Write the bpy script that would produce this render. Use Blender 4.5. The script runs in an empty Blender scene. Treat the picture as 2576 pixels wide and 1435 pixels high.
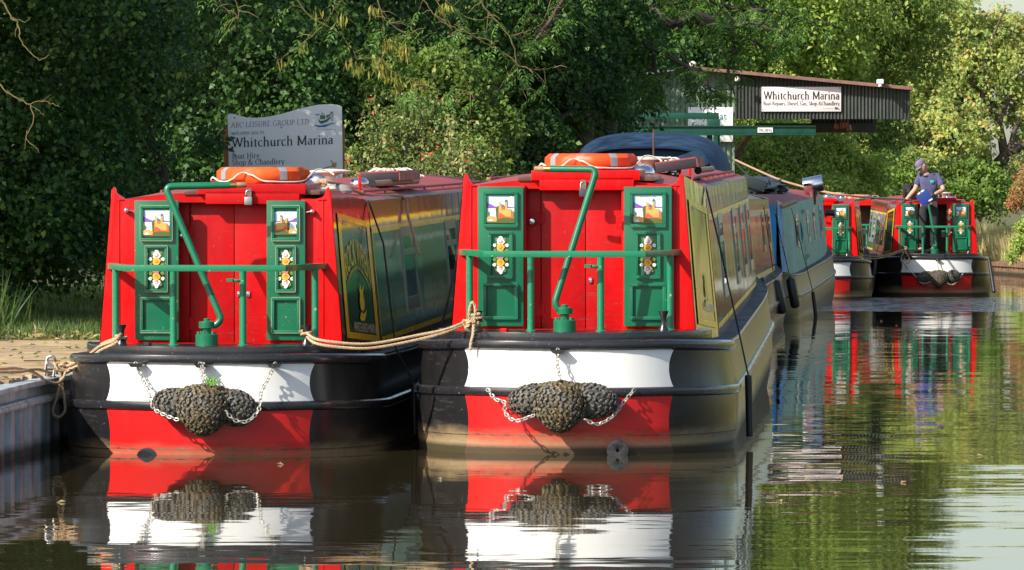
import bpy, bmesh, math, random
import numpy as np
from mathutils import Vector, Matrix, Quaternion
R = math.radians
random.seed(7); rng = np.random.default_rng(11)
S = bpy.context.scene
COL = S.collection
# ---------------------------------------------------------------- camera, sky, sun, exposure
HC = 1.544                      # eye height above the water
FPX = 14220.0                   # focal length in pixels of a 2576 px wide frame
cam_d = bpy.data.cameras.new("camera"); cam = bpy.data.objects.new("camera", cam_d); COL.objects.link(cam)
cam.location = (0, 0, HC); cam.rotation_euler = (R(90), 0, 0)
cam_d.sensor_width = 36.0; cam_d.lens = FPX * 36.0 / 2576.0
cam_d.shift_y = -(717.5 - 535.0) / 2576.0
cam_d.clip_start = 0.5; cam_d.clip_end = 3000
S.camera = cam
W = bpy.data.worlds.new("World"); S.world = W; W.use_nodes = True
nt = W.node_tree; bg = nt.nodes["Background"]
sky = nt.nodes.new("ShaderNodeTexSky"); sky.sky_type = 'NISHITA'; sky.sun_disc = False
SUNV = Vector((-1.18, -1.0, 1.10)).normalized()
sky.sun_elevation = math.asin(SUNV.z); sky.sun_rotation = math.atan2(SUNV.x, SUNV.y) % (2 * math.pi)
sky.air_density = 1.0; sky.dust_density = 1.6; sky.ozone_density = 1.0
nt.links.new(sky.outputs[0], bg.inputs[0]); bg.inputs[1].default_value = 0.125
sun_d = bpy.data.lights.new("sun", 'SUN'); sun_d.energy = 4.9; sun_d.angle = R(0.5); sun_d.color = (1.0, 0.94, 0.84)
sun = bpy.data.objects.new("sun", sun_d); COL.objects.link(sun)
sun.rotation_euler = (-SUNV).to_track_quat('-Z', 'Y').to_euler()
S.view_settings.view_transform = 'Standard'; S.view_settings.look = 'None'
S.view_settings.exposure = 0.60; S.view_settings.gamma = 1.0
S.cycles.max_bounces = 8; S.cycles.diffuse_bounces = 3; S.cycles.glossy_bounces = 5
S.cycles.transmission_bounces = 4; S.cycles.transparent_max_bounces = 6; S.cycles.use_denoising = True
S.cycles.sample_clamp_indirect = 6.0

# ---------------------------------------------------------------- helpers
def px(x, y, Y):                                   # a point of the photograph (2576 px wide) at distance Y
    return Vector(((x - 1288.0) / FPX * Y, Y, HC - (y - 535.0) / FPX * Y))
def tag(o, label=None, cat=None, group=None, kind=None):
    if label: o["label"] = label
    if cat: o["category"] = cat
    if group: o["group"] = group
    if kind: o["kind"] = kind
    return o
def empty(name, M=None, loc=None):
    o = bpy.data.objects.new(name, None); COL.objects.link(o); o.empty_display_size = 0.2
    if M is not None: o.matrix_world = M
    if loc is not None: o.location = loc
    return o
def frame_from(z, up=Vector((0, 0, 1))):
    z = z.normalized()
    if abs(z.dot(up)) > 0.98: up = Vector((0, 1, 0))
    x = up.cross(z).normalized(); y = z.cross(x)
    return x, y
class MB:
    def __init__(s): s.v = []; s.f = []; s.m = []; s.sm = []
    def add(s, vs, fs, mi=0, smooth=True):
        b = len(s.v); s.v += [tuple(v) for v in vs]
        for f in fs: s.f.append([i + b for i in f]); s.m.append(mi); s.sm.append(smooth)
        return s
    def box(s, c, d, mi=0, M=None, bev=0.0):
        hx, hy, hz = d[0] / 2, d[1] / 2, d[2] / 2
        if bev <= 0:
            vs = [Vector((x * hx, y * hy, z * hz)) for x in (-1, 1) for y in (-1, 1) for z in (-1, 1)]
            fs = [(0, 1, 3, 2), (4, 6, 7, 5), (0, 4, 5, 1), (2, 3, 7, 6), (0, 2, 6, 4), (1, 5, 7, 3)]
        else:
            bm = bmesh.new(); bmesh.ops.create_cube(bm, size=1.0)
            for v in bm.verts: v.co = Vector((v.co.x * d[0], v.co.y * d[1], v.co.z * d[2]))
            bmesh.ops.bevel(bm, geom=bm.edges[:], offset=bev, segments=2, affect='EDGES', profile=0.6)
            bm.verts.index_update()
            vs = [v.co.copy() for v in bm.verts]; fs = [[v.index for v in f.verts] for f in bm.faces]; bm.free()
        if M is not None: vs = [M @ v for v in vs]
        c = Vector(c)
        return s.add([v + c for v in vs], fs, mi, bev > 0)
    def beam(s, a, b, w, h, mi=0, bev=0.0):
        a = Vector(a); b = Vector(b); d = b - a; x, y = frame_from(d)
        M = Matrix((x, y, d.normalized())).transposed()
        return s.box((a + b) / 2, (w, h, d.length), mi, M, bev)
    def tube(s, path, r, n=10, mi=0, cap=True):
        P = [Vector(p) for p in path]; k = len(P)
        rr = r if isinstance(r, (list, tuple)) else [r] * k
        vs = []; px_ = None
        for i in range(k):
            t = (P[min(i + 1, k - 1)] - P[max(i - 1, 0)])
            if t.length < 1e-9: t = Vector((0, 0, 1))
            t.normalize()
            if px_ is None: x, y = frame_from(t)
            else:
                x = px_ - t * px_.dot(t)
                if x.length < 1e-6: x, y = frame_from(t)
                x.normalize(); y = t.cross(x)
            px_ = x
            for j in range(n):
                a = 2 * math.pi * j / n
                vs.append(P[i] + (x * math.cos(a) + y * math.sin(a)) * rr[i])
        fs = [(i * n + j, i * n + (j + 1) % n, (i + 1) * n + (j + 1) % n, (i + 1) * n + j) for i in range(k - 1) for j in range(n)]
        if cap: fs += [tuple(range(n))[::-1], tuple((k - 1) * n + j for j in range(n))]
        return s.add(vs, fs, mi)
    def lathe(s, prof, c=(0, 0, 0), n=20, mi=0, M=None, a0=0, a1=2 * math.pi):
        full = abs(a1 - a0 - 2 * math.pi) < 1e-6; m = n if full else n + 1
        vs = []
        for (r, z) in prof:
            for j in range(m):
                a = a0 + (a1 - a0) * j / n
                p = Vector((r * math.cos(a), r * math.sin(a), z))
                if M is not None: p = M @ p
                vs.append(p + Vector(c))
        fs = []
        for i in range(len(prof) - 1):
            for j in range(n):
                k = (j + 1) % m
                fs.append((i * m + j, i * m + k, (i + 1) * m + k, (i + 1) * m + j))
        return s.add(vs, fs, mi)
    def grid(s, fn, nu, nv, mi=0, smooth=True):
        vs = [fn(i / nu, j / nv) for j in range(nv + 1) for i in range(nu + 1)]
        fs = [(j * (nu + 1) + i, j * (nu + 1) + i + 1, (j + 1) * (nu + 1) + i + 1, (j + 1) * (nu + 1) + i) for j in range(nv) for i in range(nu)]
        return s.add(vs, fs, mi, smooth)
    def prism(s, poly, a, b, mi=0, axis='y'):       # polygon (u,w) extruded between a and b
        n = len(poly)
        def P(u, w, t): return (u, t, w) if axis == 'y' else ((u, w, t) if axis == 'z' else (t, u, w))
        vs = [P(u, w, a) for u, w in poly] + [P(u, w, b) for u, w in poly]
        fs = [tuple(range(n)), tuple(range(n, 2 * n))[::-1]] + [(i, i + n, (i + 1) % n + n, (i + 1) % n) for i in range(n)]
        return s.add(vs, fs, mi, False)
    def xform(s, M):
        s.v = [tuple(M @ Vector(v)) for v in s.v]; return s
    def build(s, name, mats, parent=None, bevel=0.0, angle=38, M=None):
        me = bpy.data.meshes.new(name); me.from_pydata(s.v, [], s.f)
        if not isinstance(mats, (list, tuple)): mats = [mats]
        for m in mats: me.materials.append(m)
        me.polygons.foreach_set("material_index", s.m)
        me.polygons.foreach_set("use_smooth", s.sm)
        bm = bmesh.new(); bm.from_mesh(me); bmesh.ops.recalc_face_normals(bm, faces=bm.faces)
        if bevel > 0:
            es = [e for e in bm.edges if len(e.link_faces) == 2 and e.calc_face_angle(0) > R(40)]
            bmesh.ops.bevel(bm, geom=es, offset=bevel, segments=2, affect='EDGES', profile=0.6, clamp_overlap=True)
            for f in bm.faces: f.smooth = True
        for e in bm.edges:
            if len(e.link_faces) == 2 and e.calc_face_angle(0) > R(angle): e.smooth = False
        bm.to_mesh(me); bm.free()
        o = bpy.data.objects.new(name, me); COL.objects.link(o)
        if parent is not None: o.parent = parent
        if M is not None: o.matrix_world = M
        return o
def bend(path, r=0.06, n=6):                        # round the corners of a polyline
    P = [Vector(p) for p in path]; out = [P[0]]
    for i in range(1, len(P) - 1):
        a, b, c = P[i - 1], P[i], P[i + 1]
        d1 = (a - b); d2 = (c - b); q = min(r, d1.length * .45, d2.length * .45)
        s0 = b + d1.normalized() * q; s1 = b + d2.normalized() * q
        for k in range(n + 1):
            t = k / n; out.append(s0 * (1 - t) ** 2 + b * 2 * t * (1 - t) + s1 * t * t)
    out.append(P[-1]); return out
def smooth_path(pts, n=10):
    P = [Vector(p) for p in pts]; out = []
    for i in range(len(P) - 1):
        p0 = P[max(i - 1, 0)]; p1 = P[i]; p2 = P[i + 1]; p3 = P[min(i + 2, len(P) - 1)]
        for k in range(n):
            t = k / n
            out.append(0.5 * ((2 * p1) + (p2 - p0) * t + (2 * p0 - 5 * p1 + 4 * p2 - p3) * t * t + (3 * p1 - p0 - 3 * p2 + p3) * t ** 3))
    out.append(P[-1]); return out
def rope(mb, pts, r, mi=0, n=10, twist=True):       # a laid three-strand rope
    path = smooth_path(pts, n)
    if not twist: return mb.tube(path, r, 7, mi)
    # resample evenly
    L = [0]
    for i in range(1, len(path)): L.append(L[-1] + (path[i] - path[i - 1]).length)
    tot = L[-1]; step = r * 1.3; k = max(8, int(tot / step)); Q = []; j = 0
    for i in range(k + 1):
        d = tot * i / k
        while j < len(L) - 2 and L[j + 1] < d: j += 1
        t = (d - L[j]) / max(1e-9, L[j + 1] - L[j]); Q.append(path[j].lerp(path[j + 1], min(1, t)))
    frames = []; xp = None
    for i in range(len(Q)):
        t = (Q[min(i + 1, len(Q) - 1)] - Q[max(i - 1, 0)]).normalized()
        if xp is None: x, y = frame_from(t)
        else:
            x = xp - t * xp.dot(t); x.normalize(); y = t.cross(x)
        xp = x; frames.append((x, y))
    for sidx in range(3):
        st = []
        for i, q in enumerate(Q):
            a = 2 * math.pi * (sidx / 3.0) + i * step / (r * 7.0) * 2 * math.pi
            st.append(q + (frames[i][0] * math.cos(a) + frames[i][1] * math.sin(a)) * r * .5)
        mb.tube(st, r * .56, 5, mi)
    return mb
def chain(mb, pts, ll=0.034, wire=0.0042, mi=0):
    path = smooth_path(pts, 12); L = [0]
    for i in range(1, len(path)): L.append(L[-1] + (path[i] - path[i - 1]).length)
    tot = L[-1]; k = max(2, int(tot / (ll * .78))); j = 0; prev = None
    for i in range(k + 1):
        d = tot * i / k
        while j < len(L) - 2 and L[j + 1] < d: j += 1
        t = (d - L[j]) / max(1e-9, L[j + 1] - L[j]); q = path[j].lerp(path[j + 1], min(1, t))
        tan = (path[min(j + 1, len(path) - 1)] - path[max(j - 1, 0)]).normalized()
        x, y = frame_from(tan, Vector((0.3, 1, .1)))
        side = (x + y).normalized() if i % 2 else (x - y).normalized()
        ring = []
        for a in range(10):
            an = 2 * math.pi * a / 10; ca, sa = math.cos(an), math.sin(an)
            ring.append(q + tan * (ca * ll * .5) + side * (sa * ll * .32))
        ring += ring[:2]
        mb.tube(ring, wire, 5, mi, cap=False)
    return mb

# ---------------------------------------------------------------- materials
MATS = {}
def newmat(name):
    m = bpy.data.materials.new(name); m.use_nodes = True
    MATS[name] = m; n = m.node_tree.nodes; return m, n, m.node_tree.links, n["Principled BSDF"]
def N(n, t, **k):
    o = n.new(t)
    for a, b in k.items(): setattr(o, a, b)
    return o
def coords(n, l, scale=(1, 1, 1), which='Object', rot=(0, 0, 0)):
    tc = N(n, "ShaderNodeTexCoord"); mp = N(n, "ShaderNodeMapping"); mp.inputs['Scale'].default_value = scale
    mp.inputs['Rotation'].default_value = rot
    l.new(tc.outputs[which], mp.inputs[0]); return mp.outputs[0]
def noise(n, l, vec, scale, detail=4, rough=.55):
    t = N(n, "ShaderNodeTexNoise"); t.inputs['Scale'].default_value = scale; t.inputs['Detail'].default_value = detail
    t.inputs['Roughness'].default_value = rough
    if vec is not None: l.new(vec, t.inputs['Vector'])
    return t
def ramp(n, l, fac, stops):
    r = N(n, "ShaderNodeValToRGB"); e = r.color_ramp.elements
    while len(e) < len(stops): e.new(0.5)
    for i, (p, c) in enumerate(stops):
        e[i].position = p; e[i].color = (c[0], c[1], c[2], 1) if isinstance(c, (tuple, list)) else (c, c, c, 1)
    l.new(fac, r.inputs[0]); return r.outputs[0]
def mix(n, l, fac, a, b):
    m = N(n, "ShaderNodeMix", data_type='RGBA')
    for sock, v in ((m.inputs[0], fac), (m.inputs[6], a), (m.inputs[7], b)):
        if hasattr(v, 'default_value') or hasattr(v, 'is_linked'): l.new(v, sock)
        elif isinstance(v, (int, float)): sock.default_value = v
        else: sock.default_value = (v[0], v[1], v[2], 1)
    return m.outputs[2]
def mth(n, l, op, a, b=None, clamp=False):
    m = N(n, "ShaderNodeMath", operation=op, use_clamp=clamp)
    for i, v in enumerate((a, b)):
        if v is None: continue
        if isinstance(v, (int, float)): m.inputs[i].default_value = v
        else: l.new(v, m.inputs[i])
    return m.outputs[0]
def bump(n, l, bs, h, strength=.2, dist=.01):
    b = N(n, "ShaderNodeBump"); b.inputs['Strength'].default_value = strength; b.inputs['Distance'].default_value = dist
    l.new(h, b.inputs['Height']); l.new(b.outputs[0], bs.inputs['Normal'])
def paint(name, col, rough=.28, coat=.3, var=.12, wavy=0.0, dirt=None, chips=None, spec=.5, metal=0.0, grime=0.25):
    m, n, l, b = newmat(name)
    v = coords(n, l)
    nz = noise(n, l, v, 3.0, 5, .6)
    c2 = tuple(max(0, x * (1 - var)) for x in col); c3 = tuple(min(1, x * (1 + var * .6)) for x in col)
    c = ramp(n, l, nz.outputs[0], [(.3, c2), (.7, c3)])
    if grime:
        vs = coords(n, l, (9, 9, 1.2)); g = noise(n, l, vs, 2.2, 6, .7)
        gf = ramp(n, l, g.outputs[0], [(.52, 0.0), (.75, grime)])
        c = mix(n, l, gf, c, tuple(x * .55 + .03 for x in col))
    if dirt or chips:
        vq = coords(n, l, (1.6, 1.6, 17)); sq = noise(n, l, vq, 3.4, 5, .75); sm_ = noise(n, l, v, 1.7, 3, .6)
        sf = mth(n, l, 'MULTIPLY', ramp(n, l, sq.outputs[0], [(.56, 0.0), (.61, .85)]), ramp(n, l, sm_.outputs[0], [(.46, 0.0), (.56, 1.0)]))
        c = mix(n, l, sf, c, tuple(x * .4 + .035 for x in col))
    if chips:
        ch = noise(n, l, v, 38.0, 3, .7)
        cf = ramp(n, l, ch.outputs[0], [(.665, 0.0), (.70, 1.0)])
        c = mix(n, l, cf, c, chips)
    if dirt:                                         # (z full, z none, colour): dried mud and weed above the waterline
        z1, z0, dc = dirt[:3]
        tc = N(n, "ShaderNodeTexCoord"); sp = N(n, "ShaderNodeSeparateXYZ"); l.new(tc.outputs['Object'], sp.inputs[0])
        vd = coords(n, l, (1.5, 1.5, 5)); dn = noise(n, l, vd, 1.6, 6, .65)
        zz = mth(n, l, 'ADD', sp.outputs[2], mth(n, l, 'MULTIPLY', mth(n, l, 'SUBTRACT', dn.outputs[0], .5), -.16))
        mr = N(n, "ShaderNodeMapRange"); l.new(zz, mr.inputs[0]); mr.inputs[1].default_value = z1; mr.inputs[2].default_value = z0
        mr.inputs[3].default_value = .92; mr.inputs[4].default_value = 0.0; mr.interpolation_type = 'SMOOTHSTEP'
        fine = noise(n, l, v, 30, 4, .7)
        dcol = mix(n, l, fine.outputs[0], tuple(x * .7 for x in dc), tuple(min(1, x * 1.25) for x in dc))
        c = mix(n, l, mr.outputs[0], c, dcol)
        # wet weed line right at the water
        mw = N(n, "ShaderNodeMapRange"); l.new(mth(n, l, 'ADD', sp.outputs[2], mth(n, l, 'MULTIPLY', fine.outputs[0], -.02)), mw.inputs[0])
        mw.inputs[1].default_value = dirt[3] if len(dirt) > 3 else .02; mw.inputs[2].default_value = mw.inputs[1].default_value + .03
        mw.inputs[3].default_value = .9; mw.inputs[4].default_value = 0
        c = mix(n, l, mw.outputs[0], c, (.035, .03, .014))
        rr = N(n, "ShaderNodeMapRange"); l.new(mr.outputs[0], rr.inputs[0]); rr.inputs[3].default_value = rough; rr.inputs[4].default_value = .7
        l.new(rr.outputs[0], b.inputs['Roughness'])
    else:
        rn = noise(n, l, v, 7, 4, .6)
        mr2 = N(n, "ShaderNodeMapRange"); l.new(rn.outputs[0], mr2.inputs[0]); mr2.inputs[1].default_value = .3; mr2.inputs[2].default_value = .75
        mr2.inputs[3].default_value = rough * .8; mr2.inputs[4].default_value = min(1, rough * 1.5)
        l.new(mr2.outputs[0], b.inputs['Roughness'])
    l.new(c, b.inputs['Base Color'])
    b.inputs['Coat Weight'].default_value = coat; b.inputs['Coat Roughness'].default_value = .08
    b.inputs['Specular IOR Level'].default_value = spec; b.inputs['Metallic'].default_value = metal
    if wavy:                                         # slightly rippled steel plate
        vw = coords(n, l, (1.0, 1.0, .22)); w = noise(n, l, vw, 2.4, 2, .5)
        bm_ = N(n, "ShaderNodeBump"); bm_.inputs['Strength'].default_value = 1.0; bm_.inputs['Distance'].default_value = wavy
        l.new(w.outputs[0], bm_.inputs['Height']); l.new(bm_.outputs[0], b.inputs['Normal']); l.new(bm_.outputs[0], b.inputs['Coat Normal'])
    else:
        f = noise(n, l, v, 60, 3, .6); bump(n, l, b, f.outputs[0], .12, .002)
    return m
MUD = (.40, .29, .16)
red = paint("red_gloss_paint", (.66, .004, .005), .38, .03, .22, spec=.2, grime=.5)
shaded_red = paint("shaded_red_paint", (.50, .004, .006), .38, .03, .22, chips=(.56, .05, .04), spec=.2)  # red darkened in the paint, standing in for shade on doors and hatch
green = paint("green_gloss_paint", (.004, .135, .062), .3, .2, .15)
green_w = paint("worn_green_paint", (.004, .135, .062), .32, .2, .15, chips=(.42, .40, .25))
trimg = paint("green_trim_paint", (.008, .20, .095), .3, .2, .1, chips=(.45, .42, .28))
worn = paint("bare_edge_paint", (.33, .33, .19), .5, 0, .3)
black = paint("black_hull_paint", (.014, .013, .014), .28, .08, .3, spec=.35, grime=.12, chips=(.12, .115, .11), dirt=(.055, .19, (.36, .26, .14), .025), wavy=.004)
blackside = paint("black_side_paint", (.02, .019, .018), .16, .5, .3, dirt=(.02, .22, (.12, .095, .055), .0), wavy=.005)
blacktrim = paint("black_trim_paint", (.017, .017, .02), .24, .3, .3, chips=(.16, .13, .10), wavy=.002)
white = paint("white_band_paint", (.80, .80, .77), .32, .15, .04, grime=.12)
redband = paint("red_band_paint", (.62, .012, .012), .3, .15, .12, dirt=(.03, .185, (.46, .27, .15), .025))
maroon = paint("maroon_side_paint", (.17, .022, .018), .09, .45, .15, wavy=.006, grime=.1)
panelgreen = paint("side_green_paint", (.015, .15, .065), .09, .45, .15, wavy=.006, grime=.1)
paneldark = paint("side_dark_paint", (.006, .014, .010), .14, .2, .2, wavy=.003, grime=.1, spec=.3)
panelred = paint("side_red_paint", (.50, .014, .012), .09, .4, .15, wavy=.006, grime=.1)
panelblue = paint("side_blue_paint", (.02, .05, .10), .08, .8, .15, wavy=.006, grime=.1)
yellow = paint("yellow_line_paint", (.95, .60, .012), .2, .2, .05, grime=.1)
roofred = paint("dusty_roof_paint", (.30, .05, .045), .6, 0, .25, grime=.5)
roofbrown = paint("dull_brown_paint", (.13, .05, .038), .4, .3, .3, grime=.4)
deckgrey = paint("side_deck_paint", (.045, .042, .044), .6, 0, .3, grime=.5)
teal = paint("teal_side_paint", (.27, .50, .39), .5, 0, .2, wavy=.006, chips=(.25, .07, .05), grime=.4, spec=.12)
tealblue = paint("blue_end_paint", (.01, .27, .62), .5, 0, .15, chips=(.45, .08, .06))
orange = paint("orange_plastic", (.90, .070, .004), .5, 0, .08)
orange_shaded = paint("shaded_orange_plastic", (.62, .095, .018), .6, 0, .12, spec=.2)  # orange dulled in the colour for tree shade over the first lifebuoy
def simple(name, col, rough=.5, metal=0, var=.15, scale=8, bumps=0.0, spec=.5, em=None):
    m, n, l, b = newmat(name); v = coords(n, l)
    nz = noise(n, l, v, scale, 5, .6)
    c = ramp(n, l, nz.outputs[0], [(.3, tuple(x * (1 - var) for x in col)), (.7, tuple(min(1, x * (1 + var)) for x in col))])
    l.new(c, b.inputs['Base Color']); b.inputs['Roughness'].default_value = rough; b.inputs['Metallic'].default_value = metal
    b.inputs['Specular IOR Level'].default_value = spec
    if bumps: bump(n, l, b, nz.outputs[0], .6, bumps)
    return m
chrome = simple("chrome_metal", (.80, .80, .80), .06, 1, .04)
steel = simple("galvanised_steel", (.42, .42, .41), .42, 1, .2)
chainm = simple("dull_chain_metal", (.50, .48, .42), .5, .6, .25, 20)
brass = simple("brass_metal", (.55, .42, .12), .3, 1, .2)
ropem = simple("hemp_rope", (.44, .31, .18), .85, 0, .2, 30)
ropew = simple("white_cotton_cord", (.62, .56, .47), .9, 0, .15, 30)
ropeb = simple("black_cord", (.02, .02, .022), .8, 0, .2, 30)
ropey = simple("yellow_cord", (.60, .42, .03), .7, 0, .2, 30)
rubber = simple("black_rubber", (.018, .018, .02), .42, 0, .25, 12)
greyal = simple("grey_window_frame", (.24, .26, .28), .35, .3, .1)
glassd = simple("dark_window_glass", (.006, .007, .008), .03, 0, .2, 3, spec=.9)
tape = simple("reflective_tape", (.34, .36, .38), .4, .3, .1)
cream = simple("cream_plastic", (.70, .66, .56), .4, 0, .06)
whitep = simple("white_plastic", (.74, .74, .73), .35, 0, .05)
woodh = simple("worn_wood", (.30, .17, .085), .6, 0, .3, 14)
inside = simple("dim_interior", (.11, .055, .03), .7, 0, .25)
navy = simple("navy_canvas", (.016, .052, .105), .8, 0, .25, 6, .003)
vinyl = simple("clear_vinyl_window", (.20, .24, .20), .15, 0, .2, 6)
tarp = simple("black_tarpaulin", (.03, .033, .04), .45, 0, .4, 9, .01)
orangewood = simple("orange_post_wood", (.36, .15, .035), .7, 0, .3, 10)
boardm = simple("pale_sign_board", (.84, .83, .79), .45, 0, .03, 2)
pinkboard = simple("white_sign_board", (.80, .67, .66), .45, 0, .03, 2)
ink = simple("dark_lettering", (.018, .03, .028), .5, 0, .1)
inkteal = simple("teal_lettering", (.01, .19, .22), .5, 0, .1)
inkblue = simple("blue_logo_paint", (.02, .18, .42), .5, 0, .1)
inkgreen = simple("green_logo_paint", (.03, .12, .085), .5, 0, .1)
inkgrey = simple("grey_lettering", (.20, .20, .22), .5, 0, .1)
letter_y = simple("yellow_lettering", (.95, .62, .03), .3, 0, .08)
letter_w = simple("white_lettering", (.72, .72, .70), .4, 0, .05)
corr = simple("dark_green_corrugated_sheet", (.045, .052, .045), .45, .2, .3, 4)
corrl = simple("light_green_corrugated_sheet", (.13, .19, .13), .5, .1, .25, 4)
roofpink = simple("weathered_roof_edge", (.20, .10, .08), .7, 0, .3, 6)
craneg = simple("crane_green_paint", (.004, .055, .034), .4, 0, .25, 5)
rustbrown = simple("rusty_timber", (.16, .075, .045), .8, 0, .35, 9)
barkm = simple("tree_bark", (.075, .058, .04), .9, 0, .45, 9, .03)
lichen = simple("lichen_bark", (.15, .12, .045), .9, 0, .45, 22, .01)
skin = simple("skin", (.50, .25, .17), .55, 0, .08, 14)
shirt = simple("navy_cotton", (.072, .070, .155), .9, 0, .12, 10, .004)
trous = simple("black_trousers", (.020, .019, .021), .9, 0, .25, 8, .006)
capm = simple("purple_cap_cloth", (.15, .12, .19), .9, 0, .12, 12)
glovem = simple("dark_glove", (.035, .035, .04), .7, 0, .3, 20)
hairm = simple("grey_hair", (.22, .19, .16), .8, 0, .2, 30)
foldm = simple("blue_folder_cover", (.02, .045, .24), .4, 0, .06, 6)
paper = simple("paper", (.75, .73, .62), .8, 0, .04)
# knitted rope fender: dark with moss
def fender_mat(name, moss):
    m, n, l, b = newmat(name); v = coords(n, l); a = noise(n, l, v, 7, 4, .6); c = noise(n, l, v, 45, 3, .6)
    base = mix(n, l, ramp(n, l, c.outputs[0], [(.38, 0.0), (.62, 1.0)]), (.012, .012, .012), (.155, .148, .132))
    mf = ramp(n, l, a.outputs[0], [(.38, 0.0), (.52, moss)])
    mo = mix(n, l, ramp(n, l, c.outputs[0], [(.38, 0.0), (.62, 1.0)]), (.05, .042, .014), (.23, .16, .07))
    l.new(mix(n, l, mf, base, mo), b.inputs['Base Color']); b.inputs['Roughness'].default_value = .8
    bump(n, l, b, c.outputs[0], .6, .004); return m
fend = fender_mat("mossy_rope", .72); fendk = fender_mat("tarred_rope", .15)
# water
def water_mat():
    m, n, l, b = newmat("canal_water")
    tc = N(n, "ShaderNodeTexCoord"); sp = N(n, "ShaderNodeSeparateXYZ"); l.new(tc.outputs['Object'], sp.inputs[0])
    def slope(sx, sy, sc, det):
        mp = N(n, "ShaderNodeMapping"); mp.inputs['Scale'].default_value = (sx, sy, 1); l.new(tc.outputs['Object'], mp.inputs[0])
        t = noise(n, l, mp.outputs[0], sc, det, .6)
        q = N(n, "ShaderNodeVectorMath", operation='SUBTRACT'); l.new(t.outputs['Color'], q.inputs[0]); q.inputs[1].default_value = (.5, .5, .5)
        return q.outputs[0]
    a = slope(.42, 1.3, 1.0, 3); c = slope(2.0, 7.0, 1.0, 2); e = slope(5.0, 11.0, 1.0, 3)
    def scale(v, f):
        q = N(n, "ShaderNodeVectorMath", operation='SCALE'); l.new(v, q.inputs[0])
        if isinstance(f, float): q.inputs['Scale'].default_value = f
        else: l.new(f, q.inputs['Scale'])
        return q.outputs[0]
    def addv(u, v):
        q = N(n, "ShaderNodeVectorMath", operation='ADD'); l.new(u, q.inputs[0]); l.new(v, q.inputs[1]); return q.outputs[0]
    # open water to the right is livelier, a patch of cat's paws far down the canal
    mr = N(n, "ShaderNodeMapRange"); l.new(mth(n, l, 'SUBTRACT', sp.outputs[0], mth(n, l, 'MULTIPLY', sp.outputs[1], .028)), mr.inputs[0])
    mr.inputs[1].default_value = -.4; mr.inputs[2].default_value = 1.1; mr.inputs[3].default_value = .016; mr.inputs[4].default_value = .021
    pn = noise(n, l, None, 1.0, 2, .5); mpn = N(n, "ShaderNodeMapping"); mpn.inputs['Scale'].default_value = (.25, .10, 1); l.new(tc.outputs['Object'], mpn.inputs[0]); l.new(mpn.outputs[0], pn.inputs['Vector'])
    yy = mth(n, l, 'ADD', sp.outputs[1], mth(n, l, 'MULTIPLY', pn.outputs[0], 7.0))
    g1 = N(n, "ShaderNodeMapRange"); l.new(yy, g1.inputs[0]); g1.inputs[1].default_value = 92.0; g1.inputs[2].default_value = 93.0; g1.interpolation_type = 'SMOOTHSTEP'
    g2 = N(n, "ShaderNodeMapRange"); l.new(yy, g2.inputs[0]); g2.inputs[1].default_value = 105.5; g2.inputs[2].default_value = 106.5; g2.inputs[3].default_value = 1; g2.inputs[4].default_value = 0
    band = mth(n, l, 'MULTIPLY', g1.outputs[0], g2.outputs[0])
    amp = mr.outputs[0]
    tot = addv(addv(scale(a, amp), scale(scale(c, amp), .9)), scale(e, mth(n, l, 'MULTIPLY', band, 2.4)))
    fl = N(n, "ShaderNodeVectorMath", operation='MULTIPLY'); l.new(tot, fl.inputs[0]); fl.inputs[1].default_value = (1, 1, 0)
    up = N(n, "ShaderNodeVectorMath", operation='ADD'); l.new(fl.outputs[0], up.inputs[0]); up.inputs[1].default_value = (0, 0, 1)
    no = N(n, "ShaderNodeVectorMath", operation='NORMALIZE'); l.new(up.outputs[0], no.inputs[0])
    l.new(no.outputs[0], b.inputs['Normal'])
    b.inputs['Base Color'].default_value = (.036, .028, .013, 1); b.inputs['Roughness'].default_value = .015
    b.inputs['IOR'].default_value = 1.333; b.inputs['Specular IOR Level'].default_value = .5
    return m
waterm = water_mat()
# foliage: colour from a per-leaf number
def leafm(name, stops, trans=.35, rough=.5, spec=.35):
    m, n, l, b = newmat(name)
    at = N(n, "ShaderNodeAttribute"); at.attribute_name = "rnd"
    c = ramp(n, l, at.outputs['Fac'], stops)
    v = coords(n, l); cl = noise(n, l, v, .55, 3, .6)
    hs = N(n, "ShaderNodeHueSaturation"); l.new(c, hs.inputs['Color'])
    mr = N(n, "ShaderNodeMapRange"); l.new(cl.outputs[0], mr.inputs[0]); mr.inputs[1].default_value = .3; mr.inputs[2].default_value = .7
    mr.inputs[3].default_value = .72; mr.inputs[4].default_value = 1.3; l.new(mr.outputs[0], hs.inputs['Value'])
    l.new(hs.outputs[0], b.inputs['Base Color']); b.inputs['Roughness'].default_value = rough; b.inputs['Specular IOR Level'].default_value = spec
    tr = N(n, "ShaderNodeBsdfTranslucent"); g2 = N(n, "ShaderNodeHueSaturation"); l.new(hs.outputs[0], g2.inputs['Color']); g2.inputs['Value'].default_value = 1.5; g2.inputs['Hue'].default_value = .485
    l.new(g2.outputs[0], tr.inputs[0])
    mx = N(n, "ShaderNodeMixShader"); mx.inputs[0].default_value = trans
    l.new(b.outputs[0], mx.inputs[1]); l.new(tr.outputs[0], mx.inputs[2]); l.new(mx.outputs[0], n["Material Output"].inputs[0])
    return m
L_dark = leafm("dark_leaves", [(0, (.018, .052, .011)), (.55, (.038, .100, .018)), (.86, (.075, .16, .028)), (.95, (.17, .28, .05)), (1, (.32, .42, .10))], 0.32)  # the rare bright leaves paint sun highlights into the dark foliage
L_mid = leafm("mid_leaves", [(0, (.07, .13, .022)), (.6, (.15, .25, .04)), (.9, (.28, .36, .07)), (1, (.44, .46, .12))], 0.4)
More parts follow.
